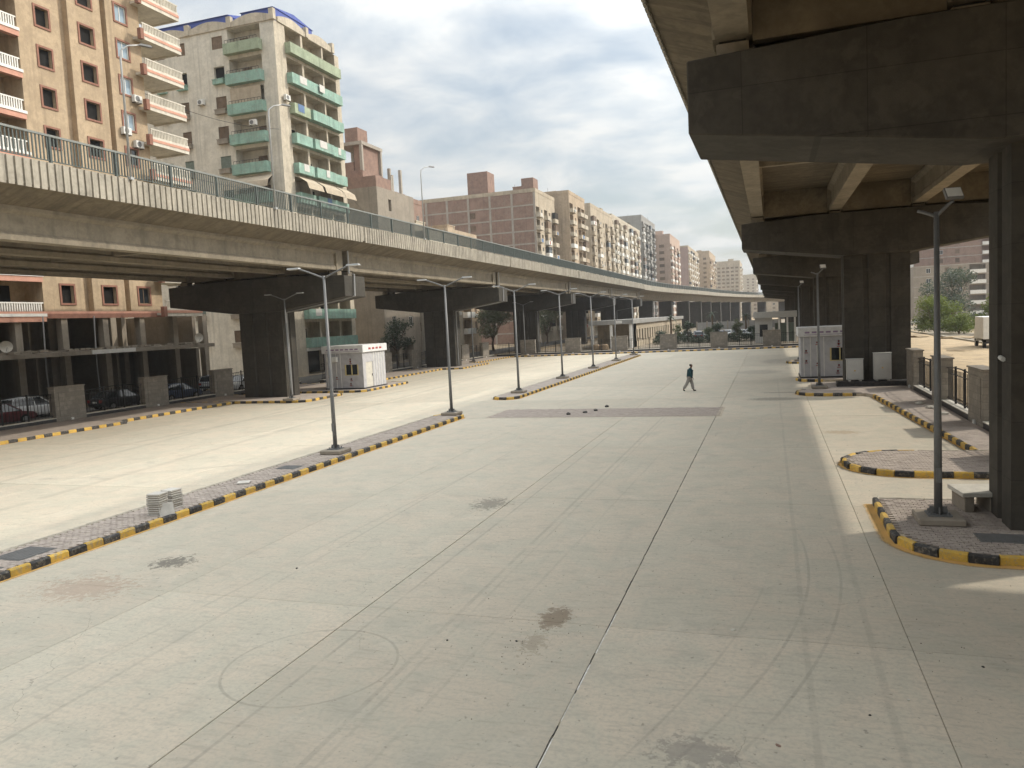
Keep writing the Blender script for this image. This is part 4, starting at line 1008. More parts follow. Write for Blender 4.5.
apartment('mauve_apartment_block', 'mauve block with blank side wall beyond the pink block', -43.5, 452, 68, 20, 43.2, 'beige', 'bwbwbwbwbw', 3.05, 2.6, 'white', None, 16, True, 'mauve')
apartment('tan_far_block', 'narrow sand block between mauve block and pale far block', -37, 525, 60, 14, 45.0, 'sandst', 'bwbwbwb', 3.05, 2.6, 'beige', [(3, 2), (8, 2)], 17)
apartment('pale_far_block', 'pale broad block with grid of windows near the end of the row', -22.4, 655, 60, 20, 45.5, 'beige', 'wbwbwbw', 3.05, 2.6, 'white', [(2.5, 2.2), (6, 2.2), (9.5, 2.2), (13, 2.2), (16.5, 2.2)], 18)
apartment('last_far_block', 'smallest pale block at the very end of the far row', -13, 840, 120, 30, 42.0, 'cream', 'wbwbwbwbwb', 3.05, 2.6, 'white', [(3, 2), (8, 2)], 19)
# --- blocks across the sandy road on the right
def block_r(name, label, x0, x1, y, H, wall, cols, pitch, z0, seed, cl=None):
    """block whose long side faces the yard (-Y); cols = list of (type, offset, width)"""
    e = tag(empty(name, (x0, y, -.12)), label, 'building'); nf = int((H - z0) / pitch); hs = []; rnd = random.Random(seed)
    for t, c, w in cols:
        for k in range(nf):
            zf = z0 + k * pitch
            hs.append((c - w / 2, c + w / 2, zf + (.9 if t == 'w' else .25), zf + (2.3 if t == 'w' else pitch - .3), .5 if t == 'w' else 1.8, True))
    mb = MB(); wall_grid(mb, (0, 0, 0), (1, 0, 0), (0, 0, 1), (0, 1, 0), 0, x1 - x0, 0, H, hs)
    mb.face([(0, 0, 0), (0, 14, 0), (0, 14, H), (0, 0, H)]); mb.face([(0, 0, H), (x1 - x0, 0, H), (x1 - x0, 14, H), (0, 14, H)]); mb.face([(x1 - x0, 0, 0), (x1 - x0, 14, 0), (x1 - x0, 14, H), (x1 - x0, 0, H)])
    mb.build('wall', wall, e)
    ms = {}
    for t, c, w in cols:
        for k in range(nf):
            zf = z0 + k * pitch
            if t == 'w':
                if w not in ms: ms[w] = (window_mesh(w, 1.4, 'shutter').mesh('window', ['brown', 'brown']), window_mesh(w, 1.4, 'g').mesh('window', ['white', 'glass']))
                inst(rnd.choice(ms[w]), 'window', e, (c, 0, zf + .9), -math.pi / 2)
            else:
                if ('b', w) not in ms: ms[('b', w)] = MB().box(-w / 2, w / 2, -1.0, 0, .1, .25).box(-w / 2, w / 2, -1.0, -.88, .25, 1.2).mesh('balcony', 'white' if cl is None else cl)
                inst(ms[('b', w)], 'balcony', e, (c, 0, zf))
    mb = MB()
    for k in range(nf + 1): mb.box(-.02, x1 - x0 + .02, -.06, .02, z0 + k * pitch - .22, z0 + k * pitch + .06)
    mb.build('floor_bands', 'frame_c', e)
    return e
block_r('low_brick_block', 'low grey brown five storey block behind the roadside trees on the right', 41.5, 70, 262, 16.0, 'cement', [('w', 4, 1.2), ('w', 9, 1.2), ('w', 12.5, 1.2), ('b', 17, 4.2), ('b', 23, 4.6)], 3.05, .7, 21)
block_r('tall_brick_block', 'tall red brick block with pale balcony strips under the right viaduct', 49, 96, 300, 48, 'brick2', [('w', 7, 1.3), ('w', 12, 1.3), ('b', 21, 3.4), ('w', 25, 1.3), ('b', 30, 3.4), ('w', 34, 1.3)], 3.05, 2, 22)
block_r('corner_brick_block', 'narrow brick block with white balconies beside the second right pier', 37, 47.5, 285, 22, 'brick2', [('b', 6.5, 3.0)], 3.05, 1.2, 23)
# ------------------------------------------------------------------ lamps
def street_lamp(x, y, z, h, label, group, arms, foot=True, col_m='steel', rz=0.0, flood=False):
    e = tag(empty('street_lamp', (x, y, z), rz), label, 'street lamp', group)
    if foot: MB().obox((0, 0, .08), (.46, .46, .08)).build('footing', 'cement', e, bev=.03)
    zb = .16 if foot else 0
    mb = MB().obox((0, 0, zb + .015), (.24, .24, .015))
    for sx in (-1, 1):
        for sy in (-1, 1): mb.tube([(sx * .17, sy * .17, zb + .03), (sx * .17, sy * .17, zb + .09)], .022, 6)
    for a in range(4): mb.extr_x([(.075, zb + .03), (.2, zb + .03), (.075, zb + .26)], -.008, .008) if a == 0 else None
    for dx, dy in ((.13, 0), (-.13, 0), (0, -.13)): mb.obox((dx, dy, zb + .1), (.07 if dx else .008, .07 if dy else .008, .08), top=.6)
    mb.build('base_plate', col_m, e)
    MB().tube([(0, 0, zb + .02), (0, 0, 2.0), (0, 0, h)], [.085, .078, .05], 10).build('pole', col_m, e, smooth=True)
    MB().obox((0, -.1, 1.05), (.05, .012, .16)).build('hatch', col_m, e)
    for k, (sx, sy, ln, rise) in enumerate(arms):
        d = Vector((sx, sy)).normalized(); pts = []
        for q in range(7):
            t = q / 6; pts.append((d.x * ln * t, d.y * ln * t, h - .1 + rise * (1.15 * t - .15 * t * t)))
        MB().tube(pts, .035, 8).build('arm', col_m, e, smooth=True)
        p = Vector(pts[-1]); a = math.atan2(d.y, d.x)
        if flood and k > 0: continue
        if flood:
            hd = MB().obox((0, 0, 0), (.17, .04, .14)).mesh('lamp_head', 'steel'); o = inst(hd, 'lamp_head', e, (p.x, p.y, p.z + .14), 0)
            o.rotation_euler = (R(-38), 0, R(10)); ln_ = inst(MB().box(-.15, .15, -.052, -.042, -.12, .12).mesh('lens', 'led'), 'lens', o)
        else:
            hd = MB().obox((.22, 0, .03), (.27, .11, .028), top=.85).build('lamp_head', 'steel_l', e, (p.x, p.y, p.z), a)
            MB().box(.02, .44, -.085, .085, -.012, .0).build('lens', 'led', hd)
    return e
ords = ['nearest', 'second', 'third', 'fourth', 'fifth', 'sixth', 'farthest']
for k in range(7):
    street_lamp(-16.6, 26.6 + 11.9 * k, .165, 7.05, f'{ords[k]} twin armed lamp post along the median strip', 'twin lamps on the median', [(1, .1, 1.05, .42), (-1, -.1, 1.05, .42)])
street_lamp(3.42, 18.75, .165, 6.75, 'tall dark lamp post with tilted flood light beside the near right pier', 'lamps under the right viaduct', [(.8, -.3, .32, .3), (-.8, .2, .36, .16)], flood=True)
street_lamp(2.72, 49.6, .165, 6.9, 'lamp post with flood light in front of the white wrapped kiosk on the right', 'lamps under the right viaduct', [(.8, -.3, .32, .3), (-.8, .2, .36, .16)], flood=True)
street_lamp(2.5, 75.9, .165, 6.9, 'farthest flood light post by the right viaduct edge', 'lamps under the right viaduct', [(.8, -.3, .32, .3)], flood=True)
street_lamp(-33.3, 47.9, .165, 7.4, 'twin armed lamp post against the nearest left viaduct pier', 'lamps under the left viaduct', [(1, .1, 1.05, .42), (-1, -.1, 1.05, .42)])
street_lamp(-36.6, 93.0, .165, 7.4, 'twin armed lamp post before the leafy tree on the left pavement', 'lamps under the left viaduct', [(1, .1, 1.05, .42), (-1, -.1, 1.05, .42)])
street_lamp(-33.9, 106.8, .165, 7.4, 'twin armed lamp post at the left end of the far fence', 'lamps under the left viaduct', [(1, .1, 1.05, .42), (-1, -.1, 1.05, .42)])
for k, (y, d) in enumerate(((29.4, 'before the tan block'), (40.6, 'before the white block with teal balconies'), (62.0, 'before the unfinished brick houses'))):
    e = tag(empty('deck_lamp', (-28.32, y, 12.6)), f'slim single arm lamp on the left viaduct parapet {d}', 'street lamp', 'lamps on the left viaduct')
    MB().obox((-.06, 0, .06), (.1, .1, .06)).build('base_plate', 'steel_l', e)
    MB().tube([(-.06, 0, .1), (-.06, 0, 5.6), (-.04, .04, 5.95), (.15, .3, 6.2), (.45, .75, 6.32)], [.06, .045, .04, .035, .03], 8).build('pole', 'steel_l', e, smooth=True)
    MB().obox((.55, .95, 6.34), (.09, .3, .045), -.5, top=.8).build('lamp_head', 'steel', e)

# ------------------------------------------------------------------ kiosks and cabinets
def wrap_material(name, c, dots):
    m, nt, p, pos = new_mat(name)
    w = nt.nodes.new('ShaderNodeTexWave'); w.wave_type = 'BANDS'; w.bands_direction = 'DIAGONAL'; w.inputs['Scale'].default_value = .9; w.inputs['Distortion'].default_value = 2.5
    nt.links.new(pos, w.inputs['Vector'])
    base = mixc(nt, mth(nt, 'MULTIPLY', ramp(nt, w.outputs['Fac'], .55, .7), .12), c, tuple(v * .55 for v in c))
    base = mixc(nt, mth(nt, 'MULTIPLY', ramp(nt, noise(nt, pos, 2.5, 5), .5, .7), .35), base, tuple(v * .6 for v in c))
    nt.links.new(base, p.inputs['Base Color']); p.inputs['Roughness'].default_value = .6; return m
M['wrap'] = wrap_material('plastic_film_wrap', (.46, .45, .46), True)
M['wrap_l'] = wrap_material('pale_panel_film', (.70, .69, .68), True)
M['redprint'] = mat('red_print', (.34, .06, .05), .7, .1, 5)
M['purple'] = mat('violet_print', (.28, .20, .30), .7, .1, 5)
M['yelframe'] = mat('yellow_frame', (.55, .45, .22), .6, .1, 5)
def kiosk(x, y, wx, wy, h, label, z=.16, win_front=True):
    e = tag(empty('kiosk', (x, y, z)), label, 'kiosk', 'prefabricated kiosks')
    hs = [(wx * .52, wx * .88, 1.15, 2.05, .12, True)]
    mb = MB(); wall_grid(mb, (0, 0, 0), (1, 0, 0), (0, 0, 1), (0, 1, 0), 0, wx, 0, h - .62, hs)
    wall_grid(mb, (wx, 0, 0), (0, 1, 0), (0, 0, 1), (-1, 0, 0), 0, wy, 0, h - .62, [(wy * .12, wy * .42, .08, 2.2, .1, True)])
    mb.face([(0, 0, 0), (0, wy, 0), (0, wy, h - .62), (0, 0, h - .62)]); mb.face([(0, wy, 0), (wx, wy, 0), (wx, wy, h - .62), (0, wy, h - .62)])
    mb.build('wall', 'wrap', e)
    MB().box(-.16, wx + .16, -.16, wy + .16, h - .62, h).build('fascia', 'wrap_l', e, bev=.02)
    MB().box(-.06, wx + .06, -.06, wy + .06, -.05, .1).build('base', 'plinth', e)
    wd = MB().box(wx * .52, wx * .88, .06, .1, 1.15, 2.05).build('window', 'glass', e)
    MB().box(wx * .52, wx * .55, -.02, .06, 1.15, 2.05).box(wx * .85, wx * .88, -.02, .06, 1.15, 2.05).box(wx * .69, wx * .71, -.02, .06, 1.15, 2.05).box(wx * .55, wx * .85, -.02, .06, 1.15, 1.2).build('window_frame', 'yelframe', wd)
    dr = MB().box(wx - .08, wx - .03, wy * .12, wy * .42, .08, 2.2).build('door', 'coping', e); MB().box(wx - .03, wx + .03, wy * .38, wy * .40, 1.0, 1.18).build('handle', 'steel', dr)
    MB().box(wx * .1, wx * .36, -.34, -.03, 2.3, 2.75).build('cooling_unit', 'acw', e, bev=.02) if x < 0 else None
    mb = MB()
    for k in range(5): mb.box(wx, wx + .02, wy * (.46 + .11 * k), wy * (.48 + .11 * k), .1, h - .66)
    for k in range(4): mb.box(wx * (.05 + .12 * k), wx * (.065 + .12 * k), -.02, 0, .1, h - .66)
    stuff(mb.build('panel_strips', 'acw', e))
    mb = MB()
    for px_, pz in ((.30, 2.45), (.30, 1.0), (.68, 2.5), (.68, 2.28), (.68, .85), (.66, .45), (.1, 1.9), (.1, 1.2)):
        mb.lathe([(.07, 0), (.07, .004)], (0, 0, 0), 8); n = 16
        for q in range(n): i = len(mb.v) - n + q; vx, vy, vz = mb.v[i]; mb.v[i] = (wx * px_ + vx, -.024, pz + vy)
        for q in range(n): pass
        mb.box(wx * px_ - .11, wx * px_ + .11, -.024, -.018, pz - .17, pz - .12)
    mb.build('printed_emblems', 'redprint', e)
    mb = MB()
    for k in range(7):
        a = .08 + k * .125; mb.box(wx * a, wx * (a + .085), -.168, -.163, h - .40, h - .28)
    mb.box(wx * .06, wx * .95, -.168, -.163, h - .52, h - .49); mb.build('fascia_print', 'purple', e)
    mb = MB()
    for k in range(4): a = .2 + k * .16; mb.box(wx + .163, wx + .168, wy * a, wy * (a + .1), h - .42, h - .26)
    mb.build('fascia_print', 'redprint', e)
    return e
kiosk(-35.6, 56.3, 3.6, 3.9, 3.65, 'white panelled kiosk between the two nearest left viaduct piers')
kiosk(1.95, 57.0, 3.6, 3.6, 3.5, 'film wrapped white kiosk behind the second pier on the right')
def cabinet(x, y, w, d, h, z, label):
    e = tag(empty('electrical_cabinet', (x, y, z)), label, 'cabinet', 'grey cabinets by the right pier')
    MB().box(-w / 2, w / 2, -d / 2, d / 2, .08, h).build('body', 'cab', e, bev=.015)
    MB().box(-w / 2 + .04, w / 2 - .04, -d / 2 - .018, -d / 2, .14, h - .06).build('door', 'cab', e, bev=.006)
    MB().box(-.05, .03, -d / 2 - .024, -d / 2 - .018, h * .45, h * .45 + .08).build('warning_label', 'kyel', e)
    MB().box(-w / 2 - .03, w / 2 + .03, -d / 2 - .03, d / 2 + .03, h, h + .03).build('lid', 'cab', e)
    MB().box(-w / 2 + .1, -w / 2 + .22, -d / 2, d / 2, 0, .08).box(w / 2 - .22, w / 2 - .1, -d / 2, d / 2, 0, .08).build('feet', 'coping', e)
MB_ = MB().box(3.75, 8.3, 50.25, 51.2, .1, .46).build('cabinet_plinth', 'plinth', None, bev=.02); tag(MB_, 'black tiled plinth at the foot of the second right pier', 'plinth')
cabinet(4.78, 50.7, .92, .5, 1.32, .46, 'smaller grey electrical cabinet on black plinth near the kiosk')
cabinet(6.3, 50.7, .95, .5, 1.64, .46, 'taller grey electrical cabinet on black plinth near the fence')
# security camera on the near pier
e = tag(empty('security_camera', (4.76, 18.75, 3.75)), 'small white security camera on the near dark pier', 'camera')
MB().obox((0, 0, 0), (.03, .06, .06)).build('bracket', 'acw', e); MB().tube([(-.03, 0, 0), (-.14, -.02, -.01)], .02, 6).build('arm', 'acw', e); MB().tube([(-.13, .08, .0), (-.13, -.14, -.03)], .05, 8).build('camera_body', 'acw', e)

# ------------------------------------------------------------------ loose things in the yard
def low_table(x, y, rz):
    e = tag(empty('concrete_bench', (x, y, .165), rz), 'low concrete bench slab on block legs behind the near lamp', 'bench')
    MB().box(-.75, .75, -.5, .5, .36, .46).build('slab', 'coping', e, bev=.012)
    for dx in (-.58, -.05, .5): MB().box(dx - .1, dx + .1, -.42, .42, 0, .36).build('block_leg', 'cement', e, bev=.01)
low_table(4.75, 20.15, .12)
tile = MB().box(-.2, .2, -.2, .2, 0, .045).mesh('paving_tile', 'tileface', bev=.006)
def tile_stack(x, y, n, rz, label):
    e = tag(empty('tile_stack', (x, y, .165), rz), label, 'tile stack', 'tile stacks on the median')
    for k in range(n): inst(tile, 'paving_tile', e, (random.uniform(-.02, .02), random.uniform(-.02, .02), k * .062), random.uniform(-.06, .06))
    mb = MB()
    for k in range(n - 1): mb.box(-.17, .17, -.17, .17, k * .062 + .045, k * .062 + .062)
    mb.build('spacers', 'wood', e)
tile_stack(-16.32, 16.85, 10, .15, 'left stack of square pale paving tiles on the median')
tile_stack(-16.5, 17.6, 9, -.1, 'right stack of square grey paving tiles on the median')
o = inst(tile, 'leaning_tile', None, (-16.06, 16.86, .29)); o.rotation_euler = (R(62), 0, R(58)); tag(o, 'single white tile leaning against the left tile stack', 'tile')
o = inst(tile, 'loose_tile', None, (-16.6, 20.9, .172), .5); tag(o, 'single grey tile lying flat on the median past the stacks', 'tile')
def rock(seed, s):
    bm = bmesh.new(); bmesh.ops.create_icosphere(bm, subdivisions=2, radius=1); rr = random.Random(seed)
    for v in bm.verts: v.co = Vector((v.co.x * s[0], v.co.y * s[1], max(v.co.z, -.5) * s[2])) * rr.uniform(.78, 1.15)
    me = bpy.data.meshes.new('rock'); bm.to_mesh(me); bm.free(); return me
def put_rock(name, x, y, z, s, mk, label, cat, seed, group=None):
    me = rock(seed, s); me.materials.append(M[mk]); return tag(inst(me, name, None, (x, y, z + s[2] * .4), seed * .7), label, cat, group)
for k, (x, y) in enumerate(((-10.25, 39.3), (-9.5, 40.0), (-9.1, 40.8), (-8.85, 42.6))):
    put_rock('stone', x, y, .0, (.13, .12, .09), 'kblk', ['small dark stone at the near edge of the brown strip', 'dark stone, second from the near edge of the brown strip', 'dark stone in the middle of the brown strip', 'dark stone just past the far edge of the brown strip'][k], 'stone', 30 + k, 'dark stones on the brown strip')
for k, (x, y, mk, s, lb) in enumerate(((-.66, 12.2, 'coping', (.06, .05, .03), 'small white litter scrap beside the cross joint in the middle'), (1.55, 10.4, 'coping', (.035, .03, .02), 'tiny pale litter scrap at the lower right'),
        (1.05, 9.9, 'iron', (.03, .03, .02), 'tiny dark pebble at the lower right'), (2.65, 11.6, 'iron', (.04, .03, .02), 'dark pebble near the right edge of the slab'), (-9.7, 13.7, 'iron', (.04, .05, .03), 'dark pebble near the median kerb'),
        (-.02, 8.95, 'brick', (.035, .07, .02), 'small reddish chip at the bottom edge'), (-5.0, 10.9, 'iron', (.03, .03, .02), 'dark crumb beside the tyre ring'), (-3.9, 11.1, 'iron', (.05, .03, .015), 'dark crumb below the brown stain'))):
    put_rock('litter', x, y, .0, tuple(v * .62 for v in s), mk, lb, 'litter', 50 + k)
for k, (x, y, s) in enumerate(((6.9, 39.2, (.3, .2, .1)), (6.7, 41.0, (.2, .3, .08)), (6.95, 36.9, (.25, .15, .1)))):
    put_rock('rubble_stone', x, y, .16, s, 'coping', ['pale rubble lump on the right pavement, middle one', 'pale rubble lump on the right pavement, farthest one', 'pale rubble lump on the right pavement, nearest one'][k], 'stone', 70 + k, 'rubble on the right pavement')

# ------------------------------------------------------------------ person walking
def skinned(name, mk, verts, edges, parent, sub=2, root=0):
    me = bpy.data.meshes.new(name); me.from_pydata([v[:3] for v in verts], edges, [])
    o = bpy.data.objects.new(name, me); col.objects.link(o)
    m = o.modifiers.new('skin', 'SKIN'); m.use_smooth_shade = True
    for k, v in enumerate(verts):
        me.skin_vertices[0].data[k].radius = (v[3], v[4] if len(v) > 4 else v[3]); me.skin_vertices[0].data[k].use_root = (k == root)
    s = o.modifiers.new('sub', 'SUBSURF'); s.levels = sub; s.render_levels = sub
    bpy.context.view_layer.update()
    ev = o.evaluated_get(bpy.context.evaluated_depsgraph_get()); nm = bpy.data.meshes.new_from_object(ev)
    o.modifiers.clear(); o.data = nm; nm.materials.clear(); nm.materials.append(M[mk]); o.parent = parent
    for p_ in nm.polygons: p_.use_smooth = True
    return o
M['skin'] = mat('brown_skin', (.16, .085, .055), .55, .08, 8)
M['hair'] = mat('black_hair', (.012, .010, .009), .7, .2, 20)
M['jacket'] = mat('dark_teal_jacket', (.022, .062, .075), .85, .2, 8, bscale=15, bumps=.4)
M['trouser'] = mat('grey_trousers', (.30, .28, .26), .85, .12, 8, bscale=15, bumps=.4)
M['shoe'] = mat('black_shoe', (.015, .014, .014), .5, .1, 8)
pe = tag(empty('person', (-5.05, 50.9, 0), 0), 'person in dark teal jacket and grey trousers walking across the empty yard', 'person')
# local frame: walking towards +x, stride along x
body = [(0, 0, .93, .115, .14), (.02, 0, 1.12, .105, .14), (.05, 0, 1.34, .11, .17), (.08, 0, 1.46, .065, .09), (.10, 0, 1.53, .052), (.125, 0, 1.60, .088, .08), (.135, 0, 1.68, .108, .09), (.12, 0, 1.755, .075, .065),
        (.04, .19, 1.40, .055), (-.07, .23, 1.15, .045), (.03, .22, .92, .034), (.06, .21, .85, .03),
        (.06, -.19, 1.40, .055), (.06, -.24, 1.15, .045), (.18, -.22, .93, .034), (.23, -.20, .86, .03),
        (.02, .095, .90, .09), (.14, .09, .50, .062), (.21, .09, .10, .042), (.29, .09, .04, .035), (.36, .09, .03, .028),
        (-.02, -.095, .90, .09), (-.16, -.09, .52, .062), (-.40, -.09, .17, .042), (-.37, -.09, .07, .035), (-.31, -.09, .03, .028)]
eds = [(0, 1), (1, 2), (2, 3), (3, 4), (4, 5), (5, 6), (6, 7), (2, 8), (8, 9), (9, 10), (10, 11), (2, 12), (12, 13), (13, 14), (14, 15), (0, 16), (16, 17), (17, 18), (18, 19), (19, 20), (0, 21), (21, 22), (22, 23), (23, 24), (24, 25)]
skinned('body', 'skin', body, eds, pe)
for side_, (hx, hy, hz) in (('l', (.06, .21, .85)), ('r', (.23, -.20, .86))):
    for q in range(4):
        a = (q - 1.5) * .018; L = (.075, .085, .08, .065)[q]
        skinned('finger', 'skin', [(hx + .01, hy + a, hz - .02, .010), (hx + .02, hy + a, hz - .05 - L * .4, .009), (hx + .035, hy + a, hz - .05 - L, .008)], [(0, 1), (1, 2)], pe, 1)
    skinned('thumb', 'skin', [(hx + .02, hy, hz, .011), (hx + .05, hy, hz - .03, .01), (hx + .055, hy, hz - .06, .009)], [(0, 1), (1, 2)], pe, 1)
skinned('jacket', 'jacket', [(0, 0, .80, .20, .215), (.01, 0, 1.0, .195, .21), (.03, 0, 1.2, .185, .21), (.055, 0, 1.38, .17, .215), (.085, 0, 1.50, .085, .10), (.04, .21, 1.40, .105), (-.07, .255, 1.15, .092), (.025, .24, .88, .075), (.06, -.21, 1.40, .105), (.06, -.265, 1.15, .092), (.19, -.235, .90, .075)],
        [(0, 1), (1, 2), (2, 3), (3, 4), (3, 5), (5, 6), (6, 7), (3, 8), (8, 9), (9, 10)], pe, 2, 2)
skinned('trousers', 'trouser', [(0, 0, .96, .14, .17), (.02, .1, .86, .13), (.14, .09, .50, .11), (.205, .09, .09, .095), (-.02, -.1, .86, .13), (-.16, -.09, .52, .11), (-.39, -.09, .16, .095)], [(0, 1), (1, 2), (2, 3), (0, 4), (4, 5), (5, 6)], pe)
for pts in ([(.19, .09, .055, .05), (.29, .09, .045, .048), (.39, .09, .035, .036)], [(-.42, -.09, .115, .05), (-.37, -.09, .06, .048), (-.29, -.09, .035, .036)]): skinned('shoe', 'shoe', pts, [(0, 1), (1, 2)], pe)
skinned('hair', 'hair', [(.08, 0, 1.62, .085, .088), (.085, 0, 1.69, .118, .102), (.105, 0, 1.765, .10, .088)], [(0, 1), (1, 2)], pe)

# ------------------------------------------------------------------ vehicles
def loft(mb, secs, m=0):
    prev = None
    for s in secs:
        r = mb.ring(s)
        if prev: mb.bridge(prev, r, m)
        else: mb.f.append(tuple(r)); mb.mi.append(m)
        prev = r
    mb.f.append(tuple(reversed(prev))); mb.mi.append(m)
def car_meshes(kind):
    """car along local x, front at +x"""
    L, W, H = (4.35, 1.68, 1.44) if kind == 'sedan' else (3.85, 1.66, 1.52)
    w = W / 2; mb = MB()
    if kind == 'sedan': st = [(-L / 2, .42, .80, .86), (-L / 2 + .12, .28, .92, .95), (-1.35, .24, .96, .99), (-.6, .22, .93, 1.0), (.75, .22, .91, 1.0), (1.15, .24, .87, .98), (L / 2 - .25, .27, .74, .93), (L / 2, .40, .62, .80)]
    else: st = [(-L / 2, .42, .86, .88), (-L / 2 + .1, .28, .96, .96), (-1.2, .24, .97, 1.0), (-.5, .22, .94, 1.0), (.7, .22, .92, 1.0), (1.1, .24, .89, .98), (L / 2 - .22, .27, .74, .93), (L / 2, .40, .62, .82)]
    loft(mb, [[(x, -w * k * .93, z0), (x, -w * k, z0 + .15), (x, -w * k, z1 - .14), (x, -w * k * .90, z1), (x, w * k * .90, z1), (x, w * k, z1 - .14), (x, w * k, z0 + .15), (x, w * k * .93, z0)] for x, z0, z1, k in st])
    body_ = mb.mesh('car_body', 'acw', smooth=False, bev=0)
    gb = MB(); zt = H
    gs = [(-1.75, .93, .95), (-1.15, zt - .06, .76), (-.2, zt, .75), (.35, zt - .05, .76), (1.12, .90, .92)] if kind == 'sedan' else [(-1.82, .95, .93), (-1.55, zt - .1, .77), (-.3, zt, .76), (.35, zt - .05, .77), (1.1, .90, .92)]
    loft(gb, [[(x, -w * .92, .88), (x, -w * k, z), (x, w * k, z), (x, w * .92, .88)] for x, z, k in gs])
    glass = gb.mesh('car_glass', 'carglass')
    rf = MB(); a, b, c = gs[1], gs[2], gs[3]
    loft(rf, [[(x, -w * k * 1.01, z - .05), (x, -w * k * .98, z + .015), (x, w * k * .98, z + .015), (x, w * k * 1.01, z - .05)] for x, z, k in (a, b, c)])
    pil = []
    for s in (-1, 1):
        for p0, p1 in (((gs[0][0], s * w * .94, .93), (gs[1][0], s * w * gs[1][2] * 1.01, gs[1][1])), ((gs[4][0], s * w * .93, .9), (gs[3][0], s * w * gs[3][2] * 1.01, gs[3][1])), ((-.15, s * w * .945, .9), (-.2, s * w * gs[2][2] * 1.02, gs[2][1]))):
            rf.tube([p0, p1], .045, 5)
    roof = rf.mesh('car_roof', 'acw')
    ty = MB().tube([(0, -.1, 0), (0, .1, 0)], .31, 18).mesh('tyre', 'rubber'); rim = MB().tube([(0, -.105, 0), (0, .105, 0)], .19, 12).mesh('rim', 'chrome')
    bump_ = MB().box(L / 2 - .04, L / 2 + .03, -w * .75, w * .75, .32, .46).mesh('bumper', 'rubber'); bumpr = MB().box(-L / 2 - .03, -L / 2 + .04, -w * .78, w * .78, .36, .50).mesh('bumper', 'rubber')
    hl = MB().box(L / 2 - .10, L / 2 - .01, -.2, .2, .60, .72).mesh('headlight', 'led'); tl = MB().box(-L / 2 - .01, -L / 2 + .06, -.14, .14, .62, .82).mesh('tail_light', 'redprint'); pltm = MB().box(L / 2 + .031, L / 2 + .04, -.24, .24, .34, .45).mesh('number_plate', 'acw')
    pltr = MB().box(-L / 2 - .04, -L / 2 - .031, -.24, .24, .60, .72).mesh('number_plate', 'acw')
    return dict(body=body_, glass=glass, roof=roof, tyre=ty, rim=rim, bump=bump_, bumpr=bumpr, hl=hl, tl=tl, plt=pltm, pltr=pltr, L=L, w=w)
CARM = {'sedan': car_meshes('sedan'), 'hatch': car_meshes('hatch')}
paints = {}
def car(x, y, rz, kind, c, label, group='parked cars', z=-.06):
    e = tag(empty('parked_car', (x, y, z), rz), label, 'car', group); k = CARM[kind]
    if c not in paints: paints[c] = car_paint('car_paint', c)
    for nm, key in (('body', 'body'), ('roof', 'roof')):
        me = k[key].copy(); me.materials.clear(); me.materials.append(paints[c]); inst(me, nm, e)
    inst(k['glass'], 'windows', e)
    for sx in (-1, 1):
        for sy in (-1, 1):
            t = inst(k['tyre'], 'wheel', e, (sx * k['L'] * .295, sy * (k['w'] - .08), .31)); inst(k['rim'], 'rim', t)
    for sy in (-1, 1): inst(k['hl'], 'headlight', e, (0, sy * .55, 0)); inst(k['tl'], 'tail_light', e, (0, sy * .6, 0))
    inst(k['bump'], 'bumper', e); inst(k['bumpr'], 'bumper', e); inst(k['plt'], 'number_plate', e); inst(k['pltr'], 'number_plate', e)
    return e
SIL, WHT, RED, BLK, BLU, GRY = (.42, .43, .44), (.70, .70, .69), (.16, .03, .035), (.03, .032, .035), (.06, .09, .16), (.2, .21, .22)
g1 = 'cars parked behind the left fence'
car(-48.2, 36.8, R(80), 'sedan', RED, 'dark red car parked behind the left railings by the nearest wide stone pier', g1)
car(-50.4, 41.0, R(82), 'hatch', WHT, 'white car under a pale cover behind the left railings', g1)
car(-48.0, 46.6, R(86), 'sedan', BLK, 'black car half hidden behind the second stone pier on the left', g1)
car(-47.2, 51.8, R(84), 'sedan', BLU, 'dark blue car between the stone piers below the tan block', g1)
car(-51.0, 61.5, R(96), 'hatch', SIL, 'silver hatchback facing away below the white block', g1)
car(-47.6, 60.8, R(-88), 'sedan', WHT, 'white saloon facing the camera beside the nearest left viaduct pier', g1)
car(-48.5, 31.5, R(84), 'sedan', GRY, 'grey car behind the railings at the left picture edge', g1)
g2 = 'cars parked beyond the far fence'
rr = random.Random(21); cs = [SIL, WHT, GRY, BLK, WHT, SIL, BLU, WHT, GRY, SIL, WHT, BLK]
wh = ['leftmost car', 'second car from the left', 'third car from the left', 'fourth car from the left', 'fifth car from the left', 'sixth car from the left', 'seventh car from the left', 'eighth car from the left', 'ninth car from the left', 'tenth car from the left', 'second car from the right', 'rightmost car']
for k in range(12):
    car(-17.6 + k * 1.35, 158 + (k % 3) * 6 + rr.uniform(-1, 1), R(90 if k % 2 else -90) + rr.uniform(-.2, .2), 'sedan' if k % 3 else 'hatch', cs[k], f'{wh[k]} in the far parking beyond the end fence', g2, -.075)
g3 = 'vehicles beside the sandy road'
car(31.2, 191, R(-70), 'sedan', WHT, 'white car at the end of the sandy road by the second right pier', g3)
car(28.6, 150, R(200), 'hatch', SIL, 'pale silver car beside the roadside bushes on the right', g3)
tr = tag(empty('box_truck', (22.2, 94.0, -.07), R(86)), 'white box truck parked on the sandy road, cut by the near pier', 'truck')
MB().box(-3.0, 1.9, -1.15, 1.15, .95, 3.25).build('cargo_box', 'white', tr, bev=.03)
